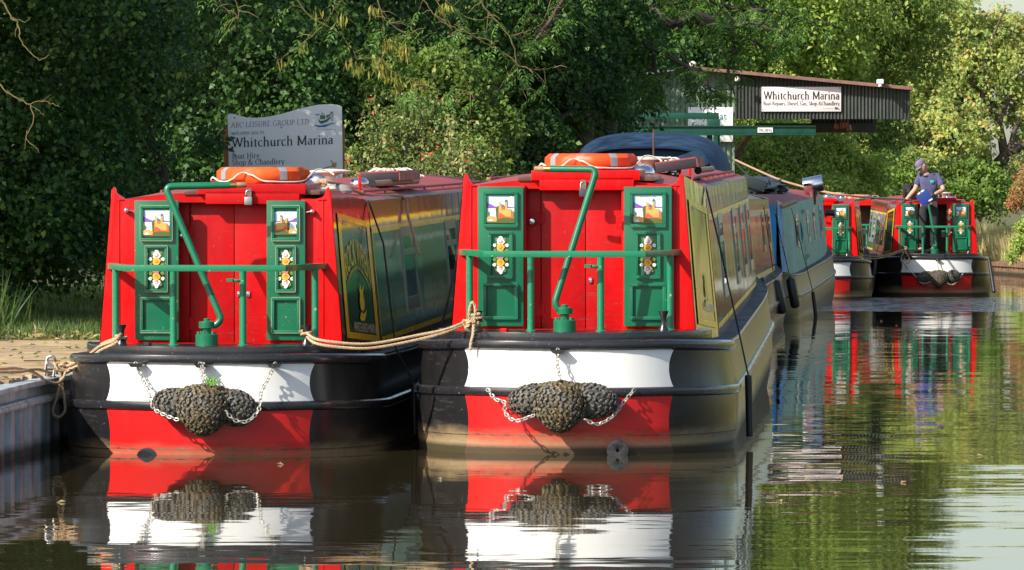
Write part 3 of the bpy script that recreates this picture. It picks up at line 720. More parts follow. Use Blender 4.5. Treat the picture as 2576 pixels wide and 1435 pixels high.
def hire_boat(p):
    M = p['M']; b = empty(p['name'], M); tag(b, p['label'], 'narrowboat', 'red and green hire narrowboats'); sh = Shape(p['L'])
    dx = p.get('bx', .012); op = p.get('open', 0); det = p.get('detail', 1); L = p['L']
    sh.hull([black, deckgrey], b)
    # white and red bands round the stern
    for nm, z0, z1, mt in (('white_band', .424, .668, white), ('red_band', -.02, .372, redband)):
        mb = MB(); zc, hh = (z0 + z1) / 2, (z1 - z0) / 2
        if nm == 'red_band': zc, hh = .20, .19
        def f(u, w):
            z = lerp(z0, z1, w); xb = .672 - .030 * max(0, 1 - ((z - zc) / hh) ** 2); x = lerp(-xb, xb, u)
            return (x, sh.ystern(x, z) - .004, z + sh.sheer(sh.ystern(x, z)) * z / .7)
        mb.grid(f, 28, 12); mb.build(nm, mt, b)
    sh.strake(.398, .004, .020, .030, blacktrim, b); sh.strake(.700, .006, .026, .034, blacktrim, b, yend=2.2, name="stern_guard")
    sh.strake(.715, -.006, .010, .010, steel, b, name="gunwale_edge") if p.get('edge', 1) else None
    # raised counter deck
    mb = MB(); top = []
    for i in range(15):
        t = math.pi / 2 * i / 14; top.append((.90 * math.sin(t) ** .8, .10 + .92 * (1 - math.cos(t))))
    P = [(-x, y) for x, y in reversed(top)] + top[1:]; P = [q for q in P if q[1] < .95] ; P = [(P[0][0], 1.0)] + P + [(P[-1][0], 1.0)]
    mb.prism([(x, y) for x, y in P], .70, .776, 0, axis='z'); mb.build("counter_deck", blacktrim, b, bevel=.008)
    cs = cabin(sh, b, maroon, L); rf = roof(sh, b, [roofred, roofbrown], L)
    # bulkhead wings with their raised horns
    wl = MB()
    for sg in (1, -1):
        pts = [(.315, .745), (.795, .745), (.716, 1.768), (.702, 1.792), (.690, 1.782), (.682, 1.748), (.662, 1.722), (.62, 1.712), (.315, 1.712)]
        wl.prism([(dx * 0 + sg * x, z) for x, z in pts], YA, YA + .03)
        wl.box((sg * .318, YA + .09, 1.228), (.012, .15, .966))
    wl.box((0, YA - .03, .762), (1.56, .05, .03))
    for sg in (1, -1): wl.box((sg * .668, YA - .003, 1.232), (.007, .006, .95)); wl.box((sg * .66, YA - .004, 1.709), (.05, .008, .008))
    wl.build("bulkhead", red, b, bevel=.002)
    if p.get('worn'):
        for x, z, sx in ((-.615, 1.640, 1), (.600, 1.632, -1)):
            MB().lathe([(0, -.0), (.017, .0), (.020, .01), (.017, .03), (.010, .04), (.012, .052), (0, .056)], (0, 0, 0), 12, M=Matrix.Translation((x, YA, z)) @ Matrix.Rotation(R(90), 4, 'X')).tube([(x, YA - .03, z), (x + sx * .05, YA - .026, z - .008)], .005, 8).build("door_hook", chrome, b)
    gm = green_w if p.get('worn') else green; wm = worn if p.get('worn') else trimg
    for i, (cx, hw) in enumerate(p['panels']):
        door_panel(b, cx, hw, YA - .05, (gm, wm), 1, -1 if (p.get('mirror') and i == 1) else 1)
    hc = p.get('hatch', .06)
    if not op:
        mb = MB()
        mb.box((-.072, YA + .125, 1.238), (.285, .02, .94)); mb.box((.193, YA + .127, 1.238), (.236, .02, .94)); mb.box((-.269, YA + .124, 1.238), (.096, .02, .94)); mb.box((0, YA + .145, 1.25), (.63, .02, .99))
        d = mb.build("doors", shaded_red, b, bevel=.003)
        for zz in (.90, 1.50):
            h = MB(); h.lathe([(0, -.045), (.008, -.045), (.008, .045), (0, .045)], (-.220, YA + .108, zz), 8); h.box((-.22, YA + .112, zz), (.05, .006, .07)); h.build("hinge", shaded_red, d)
        MB().lathe([(.006, 0), (.006, .03), (.022, .035), (.026, .052), (.018, .07), (0, .074)], (0, 0, 0), 14, M=Matrix.Translation((-.275, YA + .125, 1.475)) @ Matrix.Rotation(R(90), 4, 'X')).build("door_knob", chrome, d)
        for xx in (.105, .165): MB().box((xx, YA + .112, 1.09), (.022, .014, .036), bev=.004).build("door_catch", chrome, d)
        lx, lz = hc - .015, p.get('lockz', 1.665); ly = YA - .045; lk = MB(); lk.box((lx, ly, lz), (.050, .024, .052), 0, bev=.004)
        lk.tube(bend([(lx - .015, ly, lz + .02), (lx - .015, ly, lz + .066), (lx + .015, ly, lz + .066), (lx + .015, ly, lz + .02)], .022), .0055, 8, 1)
        lk.box((lx, ly + .014, lz + .055), (.034, .008, .055), 1); lk.build("padlock", [steel if p.get('worn') else simple_c("dark_lock_body", (.06, .065, .08)), chrome], b)
    else:
        mb = MB(); mb.box((0, YA + .55, 1.24), (.64, .02, .98), 0); mb.box((-.315, YA + .3, 1.24), (.012, .5, .98), 0); mb.box((.315, YA + .3, 1.24), (.012, .5, .98), 0); mb.box((0, YA + .3, .79), (.64, .5, .02), 0)
        mb.build("doorway_recess", inside, b)
        st = MB(); st.box((.20, YA + .50, 1.12), (.10, .01, .12)); st.build("notice_plate", greyal, b)
        if op == 2:
            dd = MB().box((.262, YA - .02, 1.235), (.09, .03, .93)).build("inner_door", red, b, bevel=.004); roses(dd, .262, 1.50, YA - .037, s=.85); roses(dd, .262, 1.22, YA - .037, s=.85)
            MB().box((-.255, YA + .0, 1.19), (.11, .05, .14)).box((-.27, YA + .02, 1.0), (.05, .04, .30)).build("door_bracket", red, b, bevel=.004)
    # sliding hatch
    ht = MB(); hy = YA - .02 if not op else YA + .12
    ht.box((hc + .007, hy + .43, 1.722), (.615, .84, .086), 0); ht.box((hc, hy + .45, 1.776), (.71, .88, .066), 0)
    hb = ht.build("sliding_hatch", shaded_red if p.get('worn') else red, b, bevel=.005)  # the worn boat's hatch also takes the red darkened for shade
    hd = MB(); qs = [i / 12 * 2 - 1 for i in range(13)]; hd.prism([(q * .69, 1.700 + .053 * (1 - q * q)) for q in qs] + [(.69, 1.690), (-.69, 1.690)], YA + .035, YA + .055); hd.build('bulkhead_head', shaded_red if p.get('worn') else red, b)
    rl = MB()
    for sg in (1, -1): rl.box((hc + sg * .395, YA + .62, 1.755), (.10, 1.2, .03), 0)
    rl.build("hatch_rail", roofbrown, b, bevel=.004)
    # safety rail
    rs = MB(); z = 1.276; pts = [(-.745, .88), (-.525, .17), (.48, .17), (.70, .88)]
    PP = [Vector((x, y, z)) for x, y in pts]; tt = []
    vs = []
    for i, q in enumerate(PP):
        a = (PP[max(i, 1)] - PP[max(i, 1) - 1]).normalized(); c = (PP[min(i + 1, 3)] - PP[min(i + 1, 3) - 1]).normalized() if i < 3 else a
        nn = Vector((a.y + c.y, -(a.x + c.x), 0)).normalized(); k = 1 / max(.5, nn.dot(Vector((a.y, -a.x, 0))))
        for sx, sz in ((-1, -1), (1, -1), (1, 1), (-1, 1)): vs.append(q + nn * (.022 * sx * k) + Vector((0, 0, .020 * sz)))
    rs.add(vs, [(i * 4 + j, i * 4 + (j + 1) % 4, (i + 1) * 4 + (j + 1) % 4, (i + 1) * 4 + j) for i in range(3) for j in range(4)] + [(0, 1, 2, 3), (12, 13, 14, 15)], 0, False)
    rail = rs.build("safety_rail", trimg, b, bevel=.003)
    for x, y in ((-.665, .62), (-.25, .33), (.20, .33), (.635, .62)):
        MB().lathe([(.034, .770), (.034, .780), (.024, .786), (.0225, .82), (.0225, 1.258)], (x, y, 0), 16).build("rail_post", trimg, rail)
    MB().tube([(.195, .33, 1.19), (.135, .31, 1.195)], .010, 8).box((.118, .305, 1.196), (.04, .02, .022), 0).build("rail_socket", trimg, rail)
    # rudder stock and swan-neck tiller
    rx = -.03
    MB().lathe([(0, .775), (.073, .775), (.073, .846), (.070, .850), (.032, .851), (.029, .856), (.029, .884), (.032, .888), (.051, .889), (.052, .926), (.049, .931), (.02, .932), (.02, .948), (.017, .951), (0, .952)], (rx, .30, 0), 26).build("rudder_bearing", green, b, angle=30)
    bo = MB()
    for k in range(6): a = k * math.pi / 3 + .3; bo.lathe([(.009, .852), (.009, .866), (0, .867)], (rx + .056 * math.cos(a), .30 + .056 * math.sin(a), 0), 6)
    bo.build("bearing_bolt", trimg, b)
    tp = p['tiller']; path = bend([(q[0] + rx, q[1], q[2]) for q in tp['pts']], .05, 7)
    tl = MB().tube(path, .0225, 14).build("tiller", p.get('tmat', green), b)
    e = Vector(path[-1]); d = (e - Vector(path[-2])).normalized()
    MB().tube([e - d * .003, e + d * .04], .0205, 12, 0).tube([e + d * .038, e + d * .10, e + d * .108], [.018, .017, .012], 12, 1).build("tiller_handle", [brass, woodh], tl)
    for sx in (1, -1): dolly(b, sx * .60 + p.get('dolx', 0), .42, .776)
    MB().lathe([(.03, 0), (.03, .012), (.026, .02), (0, .02)], (-.42, .32, .776), 6).build("filler_cap", p.get('cap', blacktrim), b)
    # side decoration and windows
    for sg in (1, -1):
        dm = MB()
        side_patch(dm, sh, YA + .15, YB - .07, .075, .86, .003, sg, 0); side_frame(dm, sh, YA + .15, YB - .05, .075, .86, .12, .04, .006, sg, 1)
        dm.build("name_panel", [paneldark, yellow], cs)
        ys = [YB + .02] + [YB + .02 + (L - YB - .25) * i / 4 for i in range(1, 5)]
        gp = MB()
        side_patch(gp, sh, YB + .10, L - .25, .105, .785, .003, sg, 0, 8); side_patch(gp, sh, YB + .06, L - .2, .785, .825, .006, sg, 1, 8); side_patch(gp, sh, YB + .06, L - .2, .07, .105, .006, sg, 1, 8)
        side_patch(gp, sh, YB + .06, YB + .10, .105, .785, .006, sg, 1)
        gp.build("side_panel", [p.get('side', panelgreen), yellow], cs)
        rp = MB(); side_patch(rp, sh, YB + .05, YB + 5.0, .825, .925, .003, sg, 0, 2); rp.build("red_top_panel", panelred, cs)
        for yw in p.get('win', (4.95, 8.7, 11.3, 13.4)):
            if yw < L - .5: window(sh, yw, cs, sg)
        hr = MB(); hr.box((0, 0, 0), (.01, .01, .01)) if 0 else None
    if det:
        lt = MB(); sgn = 1
        def onside(u, v, o): return sh.side(YA + .15 + u, v, .0075 + o, 1)
        lm = lambda a, c, o: onside(a, c, o)
        if p.get('words', 1):
            vs, fs, w = sans("ROCK WREN"); W_ = 1.02; s_ = W_ / w
            def arcm(x, y):
                u = x * s_; q = (u / W_ - .5) * 2; v = .43 + .13 * (1 - q * q) + y / .72 * .17; return sh.side(YA + .27 + u, v, .0075, 1)
            lt.add([arcm(x, y) for x, y in vs], fs, 0, False)
            rr = MB(); rr.grid(lambda u, w: sh.side(YA + .30 + u * .95, .395 + .13 * (1 - (2 * u - 1) ** 2) + w * .022, .007, 1), 12, 1, 0, False); rr.build("red_underline", panelred, cs)
            put_sans(lt, "WHITCHURCH MARINA", .30, .125, .92, lm, 1, .085); put_sans(lt, "52330A", .20, .80, .22, lm, 1, .05); put_sans(lt, "Hire 3086", .88, .79, .24, lm, 1, .035)
            lt.grid(lambda u, w: sh.side(YA + .245 + .06 * math.cos(math.pi * u) * (.6 + .4 * w), .805 + .03 * math.sin(math.pi * u) * (.5 + .5 * w), .0075, 1), 8, 1, 1, False)
            lt.build('name_lettering', [letter_y, letter_w], cs); lt = MB()
        else:
            put_sans(lt, "52330B", .22, .80, .22, lm, 1, .05); put_sans(lt, "WHITCHURCH MARINA", .45, .17, .72, lm, 1, .085)
            lt.build('name_lettering', [letter_y, letter_w], cs); lt = MB()
        BS = lambda L: [(u, .19 + (v - .28) * .95) for u, v in L]
        bird = [(.56, .30), (.62, .285), (.74, .29), (.82, .33), (.86, .37), (.78, .345), (.70, .335), (.66, .35), (.60, .33)]
        lt.add([lm(u, v, 0) for u, v in BS(bird)], [tuple(range(len(bird)))], 0, False)
        bd = [(.62, .365), (.70, .35), (.78, .375), (.80, .42), (.76, .47), (.80, .53), (.74, .50), (.70, .50), (.66, .55), (.655, .50), (.60, .51), (.645, .47), (.60, .42)]
        lt.add([lm(u, v, .001) for u, v in BS(bd)], [tuple(range(len(bd)))], 0, False)
        lt.build("bird_emblem", [letter_y, letter_w], cs)
    # roof fittings
    for sg in (1, -1):
        hrl = MB(); 
        hrl.tube([(sg * .70, 3.1, 1.745), (sg * .70, L - .5, 1.745)], .010, 8)
        for i in range(8): yy = lerp(3.1, L - .5, i / 7); hrl.tube([(sg * .70, yy, 1.70), (sg * .70, yy, 1.745)], .008, 6)
        hrl.build("roof_handrail", roofred, rf)
    z = 1.765
    mushroom(rf, .40, 2.15, 1.745, .078); 
    table_vent(rf, .36, 4.2, z - .02, p.get('vent', cream)); mushroom(rf, .22, 4.8, z, .085); mushroom(rf, .48, 5.1, z - .02, .072)
    if det:
        for x, y in ((.58, 4.1), (.58, 6.3), (.40, 7.6)):
            MB().box((x, y, 1.80), (.018, .05, .11), bev=.004).build("pole_rest", red, rf)
    # anode lug at the waterline and eyelets
    return b, sh

def lifebuoy(name, M, mat, label, grp, rope_end=1):
    o = empty(name, M); tag(o, label, 'lifebuoy', grp)
    Rr, rw, rh = .232, .070, .053
    mb = MB(); n = 48
    prof = [(-rw, -rh * .55), (-rw * .8, -rh), (rw * .55, -rh), (rw, -rh * .5), (rw, rh * .5), (rw * .55, rh), (-rw * .8, rh), (-rw, rh * .55)]
    vs = []
    for i in range(n):
        a = 2 * math.pi * i / n; dent = 1.0
        for q in range(4):
            da = abs((a - (q * math.pi / 2 + R(254)) + math.pi) % (2 * math.pi) - math.pi)
            if da < R(11): dent = .62
        for (x, z) in prof:
            xx = x * dent if x > 0 else x
            vs.append(((Rr + xx) * math.cos(a) * 1.02, (Rr + xx) * math.sin(a), z + rh))
    k = len(prof)
    mb.add(vs, [(i * k + j, i * k + (j + 1) % k, ((i + 1) % n) * k + (j + 1) % k, ((i + 1) % n) * k + j) for i in range(n) for j in range(k)])
    mb.build("ring", mat, o, angle=50)
    for q in (213, 297):
        t = MB(); vs = []
        for i in range(4):
            a = R(q + i * 3.4)
            for (x, z) in prof: vs.append(((Rr + x * 1.03) * math.cos(a) * 1.02, (Rr + x * 1.03) * math.sin(a), z * 1.03 + rh))
        t.add(vs, [(i * k + j, i * k + (j + 1) % k, (i + 1) * k + (j + 1) % k, (i + 1) * k + j) for i in range(3) for j in range(k)]); t.build("reflective_band", tape, o)
    r = MB()
    def P(a, rr, z): return (rr * math.cos(R(a)) * 1.02, rr * math.sin(R(a)), z)
    rope(r, [P(205, .31, .02), P(225, .315, .012), P(238, .318, .03), P(246, .318, .062), P(252, .285, .07), P(258, .285, .06), P(264, .318, .055), P(275, .318, .02), P(290, .318, .012), P(318, .315, .01), P(335, .315, .02), P(350, .315, .05), P(2, .35, .09), P(5, .42, .08), P(3, .46, .055)], .0058, 0, 6)
    rope(r, [P(205, .31, .02), P(195, .33, .04), P(180, .325, .012), P(130, .315, .02), P(90, .31, .05), P(40, .315, .02), P(2, .31, .05)], .007, 0, 6)
    r.build("grab_line", ropew, o); return o
def lumpy(mb, c, rad, count, ls, M=None, mi=0, tilt=38, taper=0):
    # plaited rope work: elongated strand lumps laid in alternating rows over an ellipsoid
    c = Vector(c); rows = max(4, int(math.pi * rad[2] / (ls * 1.15)))
    bm = bmesh.new(); bmesh.ops.create_icosphere(bm, subdivisions=1, radius=1); ico = [v.co.copy() for v in bm.verts]; fc = [[v.index for v in f.verts] for f in bm.faces]; bm.free()
    core = MB().lathe([(math.sin(math.pi * i / 10), -math.cos(math.pi * i / 10)) for i in range(11)], n=16)
    mb.add([(M @ Vector((v[0] * rad[0] * .93, v[1] * rad[1] * .93, v[2] * rad[2] * .93)) if M else Vector((v[0] * rad[0] * .93, v[1] * rad[1] * .93, v[2] * rad[2] * .93))) + c for v in core.v], core.f, mi)
    for i in range(rows + 1):
        th = math.pi * (i + .5) / (rows + 1); rr = math.sin(th) * (rad[0] + rad[1]) / 2; m = max(3, int(2 * math.pi * rr / (ls * 1.75)))
        for j in range(m):
            ph = 2 * math.pi * (j + .5 * (i % 2)) / m + random.uniform(-.06, .06)
            nrm = Vector((math.sin(th) * math.cos(ph), math.sin(th) * math.sin(ph), math.cos(th)))
            p = Vector((nrm.x * rad[0], nrm.y * rad[1], nrm.z * rad[2])); n2 = Vector((nrm.x / rad[0], nrm.y / rad[1], nrm.z / rad[2])).normalized()
            e = Vector((-math.sin(ph), math.cos(ph), 0)); u = n2.cross(e).normalized(); a = R(tilt if i % 2 else -tilt) + random.uniform(-.2, .2)
            t1 = e * math.cos(a) + u * math.sin(a); t2 = n2.cross(t1)
            s1, s2, s3 = ls * 1.05, ls * .56, ls * .5
            if taper: p = Vector((p.x * (1 - .30 * max(0, -nrm.z) ** 1.5 + .06 * max(0, .6 - abs(nrm.z))), p.y, p.z)) + n2 * random.uniform(-.004, .006)
            vs = [p + t1 * v.x * s1 + t2 * v.y * s2 + n2 * v.z * s3 for v in ico]
            if M: vs = [M @ v for v in vs]
            mb.add([v + c for v in vs], fc, mi)
def rope_fender(M, label, var=0, grp='knitted rope fenders on the sterns'):
    o = empty("rope_fender", M); tag(o, label, 'rope fender', grp)
    ls = .0185
    mb = MB(); lumpy(mb, (0, -.12, .312), (.160, .115, .160), 0, ls, taper=1); lumpy(mb, (0, -.06, .385), (.20, .085, .088), 0, ls); mb.build("centre_button", fend, o)
    if var == 0: sides = ((-.165, -.05, .355, .170, .09, .100, -6), (.190, -.045, .350, .175, .09, .108, 6))
    elif var == 1: sides = ((-.170, -.05, .345, .160, .09, .100, 8), (.190, -.045, .325, .145, .09, .112, 14))
    else: sides = ((-.24, -.05, .345, .17, .10, .105, -14), (.27, -.05, .36, .12, .10, .125, 65))
    for (x, y, z, a, b_, c_, rot) in sides:
        m = MB(); lumpy(m, (x, y, z), (a, b_, c_), 0, ls, Matrix.Rotation(R(rot), 3, 'Y')); m.build("side_button", fendk, o)
    cms = []
    def chn(p_):
        c_ = MB(); chain(c_, p_); c_.build('chain', chainm, o)
    if var == 1:
        chn([(-.03, -.02, .60), (-.015, -.07, .55), (0, -.12, .50)]); chn([(-.01, -.03, .60), (.0, -.09, .56), (.01, -.14, .49)])
        chn([(-.45, .05, .595), (-.41, .03, .51), (-.36, -.03, .44), (-.325, -.08, .33), (-.25, -.14, .285), (-.16, -.19, .255)])
        chn([(.44, .04, .595), (.40, .03, .51), (.36, -.03, .42), (.355, -.09, .32), (.29, -.14, .245), (.21, -.17, .25), (.16, -.18, .30)])
    else:
        chn([(-.02, -.02, .665), (-.02, -.06, .58), (0, -.12, .50)])
        chn([(-.47, .05, .41), (-.42, .0, .355), (-.36, -.04, .335), (-.35, -.09, .27), (-.28, -.15, .225), (-.17, -.20, .26)])
        chn([(.46, .05, .41), (.40, .0, .34), (.33, -.08, .25), (.24, -.15, .205), (.17, -.18, .23)])

    for x in ((-.45, -.02, .44) if var == 1 else (-.02,)):
        sgy = .06 if abs(x) > .1 else .0
        zz = .602 if var == 1 else .672; br = MB(); br.prism([(x - .05, zz), (x + .05, zz), (x + .03, zz - .024), (x - .03, zz - .024)], -.045 + sgy, .02 + sgy); br.build("chain_bracket", blacktrim, o)
    return o
def boatM(x0, y0, z0, yaw, pitch):
    return Matrix.Translation((x0, y0, z0)) @ Matrix.Rotation(-math.atan(yaw), 4, 'Z') @ Matrix.Rotation(math.atan(pitch), 4, 'X')
# ---------------------------------------------------------------- water, banks
def curve(tab, y):
    for (a, b), (c, d) in zip(tab, tab[1:]):
        if y <= c: return b + (d - b) * max(0, (y - a)) / (c - a)
    return tab[-1][1]
LEFT = [(-60, -6), (34.96, -3.22), (48, -2.30), (54, -1.75), (62, -.35), (72, .55), (84, 1.5), (98, 3.2), (110, 4.5), (124, 5.6), (136, 6.2), (149, 8.5), (154, 10.5)]
RIGHT = [(-60, 17), (60, 14.5), (120, 13.4), (142, 12.2), (149, 11.9), (154, 12.2)]
mb = MB(); mb.add([(-400, -80, 0), (500, -80, 0), (500, 170, 0), (-400, 170, 0)], [(0, 1, 2, 3)], 0, False)
w = mb.build("water", waterm); tag(w, "dark still canal water with faint ripples", "water", kind="structure")
cols = [-600, -60, -14, -6, -2.2, -.35, -.06, 0, 0]
rows = [-80, -20, 20, 34, 41, 48, 54, 58, 62, 72, 84, 98, 110, 124, 136, 145, 149, 152, 153.8]
mb = MB(); nrow = 0; vs = []
for y in rows:
    l, r = curve(LEFT, y), curve(RIGHT, y); row = []
    for q in (-600, -70, -16, -7, -3, -1.2, -.5, -.08): row.append((l + q, y, .46 + min(1.2, max(0, (-q - 2.3)) * .14) + random.uniform(-.02, .02) * (q < -1)))
    row[-1] = (l - .08, y, .44); row[-2] = (l - .5, y, .455); row[-3] = (l - 1.2, y, .455)
    row += [(l - .04, y, -.8), (r + .04, y, -.8), (r + .06, y, .30)]
    for q in (.6, 1.5, 3, 7, 16, 70, 600): row.append((r + q, y, .34 + min(1.7, max(0, q - .6) * .30) + random.uniform(-.03, .03)))
    vs += row; nrow = len(row)
y = 154.2                                            # the far side closes the canal behind the boats
vs += [(x, y, max(.35, z)) for (x, _, z) in vs[-nrow:]]
vs += [(x, 900, 1.0) for (x, _, z) in vs[-nrow:]]
nr = len(rows) + 2
mb.add(vs, [(j * nrow + i, j * nrow + i + 1, (j + 1) * nrow + i + 1, (j + 1) * nrow + i) for j in range(nr - 1) for i in range(nrow - 1)])
g = mb.build("ground", soil); tag(g, "grassy earth banks on both sides of the canal", "ground", kind="structure")
# steel piling of the left wharf
mb = MB(); k = 0; y = 30.0; prof = []
while y < 49.4:
    for dy, off in ((0, 0), (.05, .10), (.20, .10), (.25, 0)):
        prof.append((curve(LEFT, y + dy) + .01 + off - .035, y + dy))
    y += .40
vs = []
for (x, yy) in prof: vs += [(x, yy, -.5), (x, yy, .36)]
mb.add(vs, [(2 * i, 2 * i + 1, 2 * i + 3, 2 * i + 2) for i in range(len(prof) - 1)], 0, False)
def along(z0, z1, o0, o1, a=30, b=49.4, mi=0):
    P = [(curve(LEFT, yy), yy) for yy in (a, 36, 42, 48, b)]
    v = []
    for x, yy in P: v += [(x + o0, yy, z0), (x + o1, yy, z0), (x + o1, yy, z1), (x + o0, yy, z1)]
    mb.add(v, [(i * 4 + j, i * 4 + (j + 1) % 4, (i + 1) * 4 + (j + 1) % 4, (i + 1) * 4 + j) for i in range(4) for j in range(4)] + [(0, 1, 2, 3)], mi, False)
along(.33, .36, -.05, .085); along(.36, .43, -.05, .035); along(.43, .465, -.10, .10); along(.315, .345, .02, .10)
wh = mb.build("wharf_piling", pile, bevel=.006); tag(wh, "grey corrugated steel piling edging the plank wharf", "piling")
# planks
mb = MB(); y = 33.0
while y < 47.6:
    wd = .20 + random.uniform(-.01, .01); x1 = curve(LEFT, y) - .02
    mb.box((x1 - 1.9 + random.uniform(-.03, .03), y + wd / 2, .470 + random.uniform(-.004, .004)), (3.8, wd - .012, .035), 0, Matrix.Rotation(random.uniform(-.003, .003), 3, 'Z')); y += wd
pk = mb.build("plank_wharf", plank); tag(pk, "weathered wooden planks of the wharf beside the first boat", "wharf")
# litter of twigs and leaves on the planks
for k, (a, b_, c_, d, yy, r) in enumerate(((110, 916, 195, 918, 37.6, .008), (140, 905, 245, 893, 38.6, .012), (60, 890, 150, 894, 39.9, .005))):
    pts = [px(a, b_, yy), px((a + c_) / 2, (b_ + d) / 2 + 2, yy + .05), px(c_, d, yy)]
    for q in pts: q.z = .492 + r
    s_ = MB().tube(smooth_path(pts, 5), r, 6).build("stick", barkm)
    tag(s_, ["long thin straight stick lying on the planks near the mooring ring", "thicker crooked stick lying on the planks beside the hull", "short thin twig lying farther back on the planks"][k], "stick", "sticks lying on the wharf")
# timber edge of the right bank
mb = MB(); y = 118.0; k = 0
while y < 152:
    x = curve(RIGHT, y); h = .33 + random.uniform(-.02, .02)
    mb.box((x - .02, y, h / 2 - .2), (.10, .285, h + .4), 0, Matrix.Rotation(random.uniform(-.06, .06), 3, 'Y')); y += .29
P = [(curve(RIGHT, yy) - .09, yy) for yy in (118, 130, 142, 149, 152)]
for a, b_ in zip(P, P[1:]): mb.beam((a[0], a[1], .25), (b_[0], b_[1], .25), .06, .09)
x = 9.2
while x < 12.3: mb.box((x, 152.6, .0), (.26, .1, .7)); x += .29
rb = mb.build("timber_piling", pilew); tag(rb, "brown timber piling along the grassy right bank", "piling")

# ---------------------------------------------------------------- the boats
M1 = boatM(-1.95, 36.0, -.09, .072, .0115)
M2 = boatM(.35, 36.0, 0.0, .064, .0115)
M4 = boatM(7.90, 105.0, 0.0, .020, .010)
M5 = boatM(5.40, 101.2, -.02, .062, .010)
M6 = boatM(7.38, 120.6, 0.0, .030, .008)
t1 = dict(pts=[(0, .30, .925), (.05, .30, .90), (.095, .30, .945), (-.285, .42, 1.797), (.130, .47, 1.805)])
t2 = dict(pts=[(0, .30, .922), (-.045, .29, .915), (-.062, .29, .965), (.203, .40, 1.817), (-.100, .46, 1.820)])
t4 = dict(pts=[(0, .30, .922), (.03, .30, .94), (.02, .30, .98), (-.135, .36, 1.80), (.02, .60, 1.83)])
t6 = dict(pts=[(0, .30, .922), (-.05, .30, .94), (-.05, .30, .98), (-.15, .36, 1.80), (.17, .50, 1.82)])
hire_boat(dict(name="narrowboat", label="red and green narrowboat nearest the wharf, its doors worn and its side lettered Rock Wren", M=M1, L=15.0, panels=[(-.415, .144), (.43, .126)],
               hatch=.20, tiller=t1, worn=1, lockz=1.70, mirror=1, words=1, win=(4.95, 8.7, 11.4, 13.7), side=panelgreen, vent=roofbrown and cream))
hire_boat(dict(name="narrowboat", label="red and green narrowboat moored second from the wharf, bright orange lifebuoy on its hatch", M=M2, L=14.9, panels=[(-.472, .149), (.486, .156)],
               hatch=.08, tiller=t2, words=0, cap=red, win=(4.95, 8.9, 11.4, 13.6), dolx=-.0))
hire_boat(dict(name="narrowboat", label="red and green narrowboat with its doors open and a man in a cap standing aboard", M=M4, L=9.5, panels=[(-.475, .150), (.48, .150)],
               hatch=.05, tiller=t4, open=2, words=0, win=(3.6, 5.4, 7.2, 8.6)))
hire_boat(dict(name="narrowboat", label="red and green narrowboat half hidden behind the teal boat", M=M5, L=9.8, panels=[(-.475, .150), (.48, .150)],
               hatch=.05, tiller=t2, words=0, win=(3.6, 5.4, 7.2)))
hire_boat(dict(name="narrowboat", label="farthest red hire narrowboat with pale orange lifebuoy, seen between two boat sterns", M=M6, L=9.0, panels=[(-.475, .150), (.48, .150)],
               hatch=.05, tiller=t6, open=1, words=0, win=(3.6, 5.4, 7.2), tmat=green))
# lifebuoys on three hatches
T = Matrix.Translation
lifebuoy("lifebuoy", M1 @ T((.205, 1.42, 1.811)), orange_shaded, "dull orange lifebuoy lying on the hatch of the boat nearest the wharf", "lifebuoys lying on boat hatches")
lifebuoy("lifebuoy", M2 @ T((.085, 1.42, 1.811)), orange, "vivid orange lifebuoy lying on the hatch of the second narrowboat", "lifebuoys lying on boat hatches")
lifebuoy("lifebuoy", M6 @ T((.03, 1.50, 1.811)), simple("pale_orange_plastic", (.66, .22, .12), .6, 0, .1), "faded pale orange lifebuoy on the farthest red boat", "lifebuoys lying on boat hatches")
rope_fender(M1 @ T((0, -.02, .07)), "mossy knitted rope fender with a tuft of grass on the boat nearest the wharf", 1)
rope_fender(M2 @ T((-.035, -.02, 0)), "mossy knitted rope fender on the white stern of the second narrowboat", 0)
rope_fender(M4 @ T((.02, -.02, 0)), "small dark knitted rope fender on the stern the man stands aboard", 2)
# grass tuft growing on the first fender
mb = MB()
for k in range(26):
    a = random.uniform(0, 6.28); b0 = Vector((random.gauss(.055, .02), -.15, .475 + random.uniform(-.01, .01))); L_ = random.uniform(.03, .085); lean = random.uniform(.1, 1.0)
    d = Vector((math.cos(a) * lean, math.sin(a) * lean * .5 - .1, 1)).normalized(); s_ = Vector((.004, 0, 0)); mid = b0 + d * L_ * .6
    tip = b0 + d * L_ + Vector((math.cos(a), 0, -.4)) * L_ * .4
    mb.add([b0 - s_, b0 + s_, mid + s_ * .8, mid - s_ * .8, tip], [(0, 1, 2, 3), (3, 2, 4)])
gt = mb.build("grass_tuft", simple("bright_grass", (.12, .33, .03), .6, 0, .3, 30), M=M1 @ T((0, -.02, .07))); tag(gt, "tuft of bright green grass sprouting from the top of a rope fender", "grass tuft")
# rudder blades showing at the waterline
for M_, x, r_, lb in ((M1, -.375, .068, "dark rounded steel lug at the waterline of the boat nearest the wharf"), (M2, .325, .070, "dark ringed steel lug at the waterline of the second boat")):
    mb = MB(); mb.lathe([(.011, -.02), (r_, -.02), (r_, .02), (.011, .02), (.011, -.02)], (0, 0, 0), 22, M=Matrix.Rotation(R(90), 4, 'X'))
    o = mb.build("towing_lug", blacktrim, M=M_ @ T((x, -.02, .030 if M_ is M2 else .068)), bevel=.004); tag(o, lb, "lug")

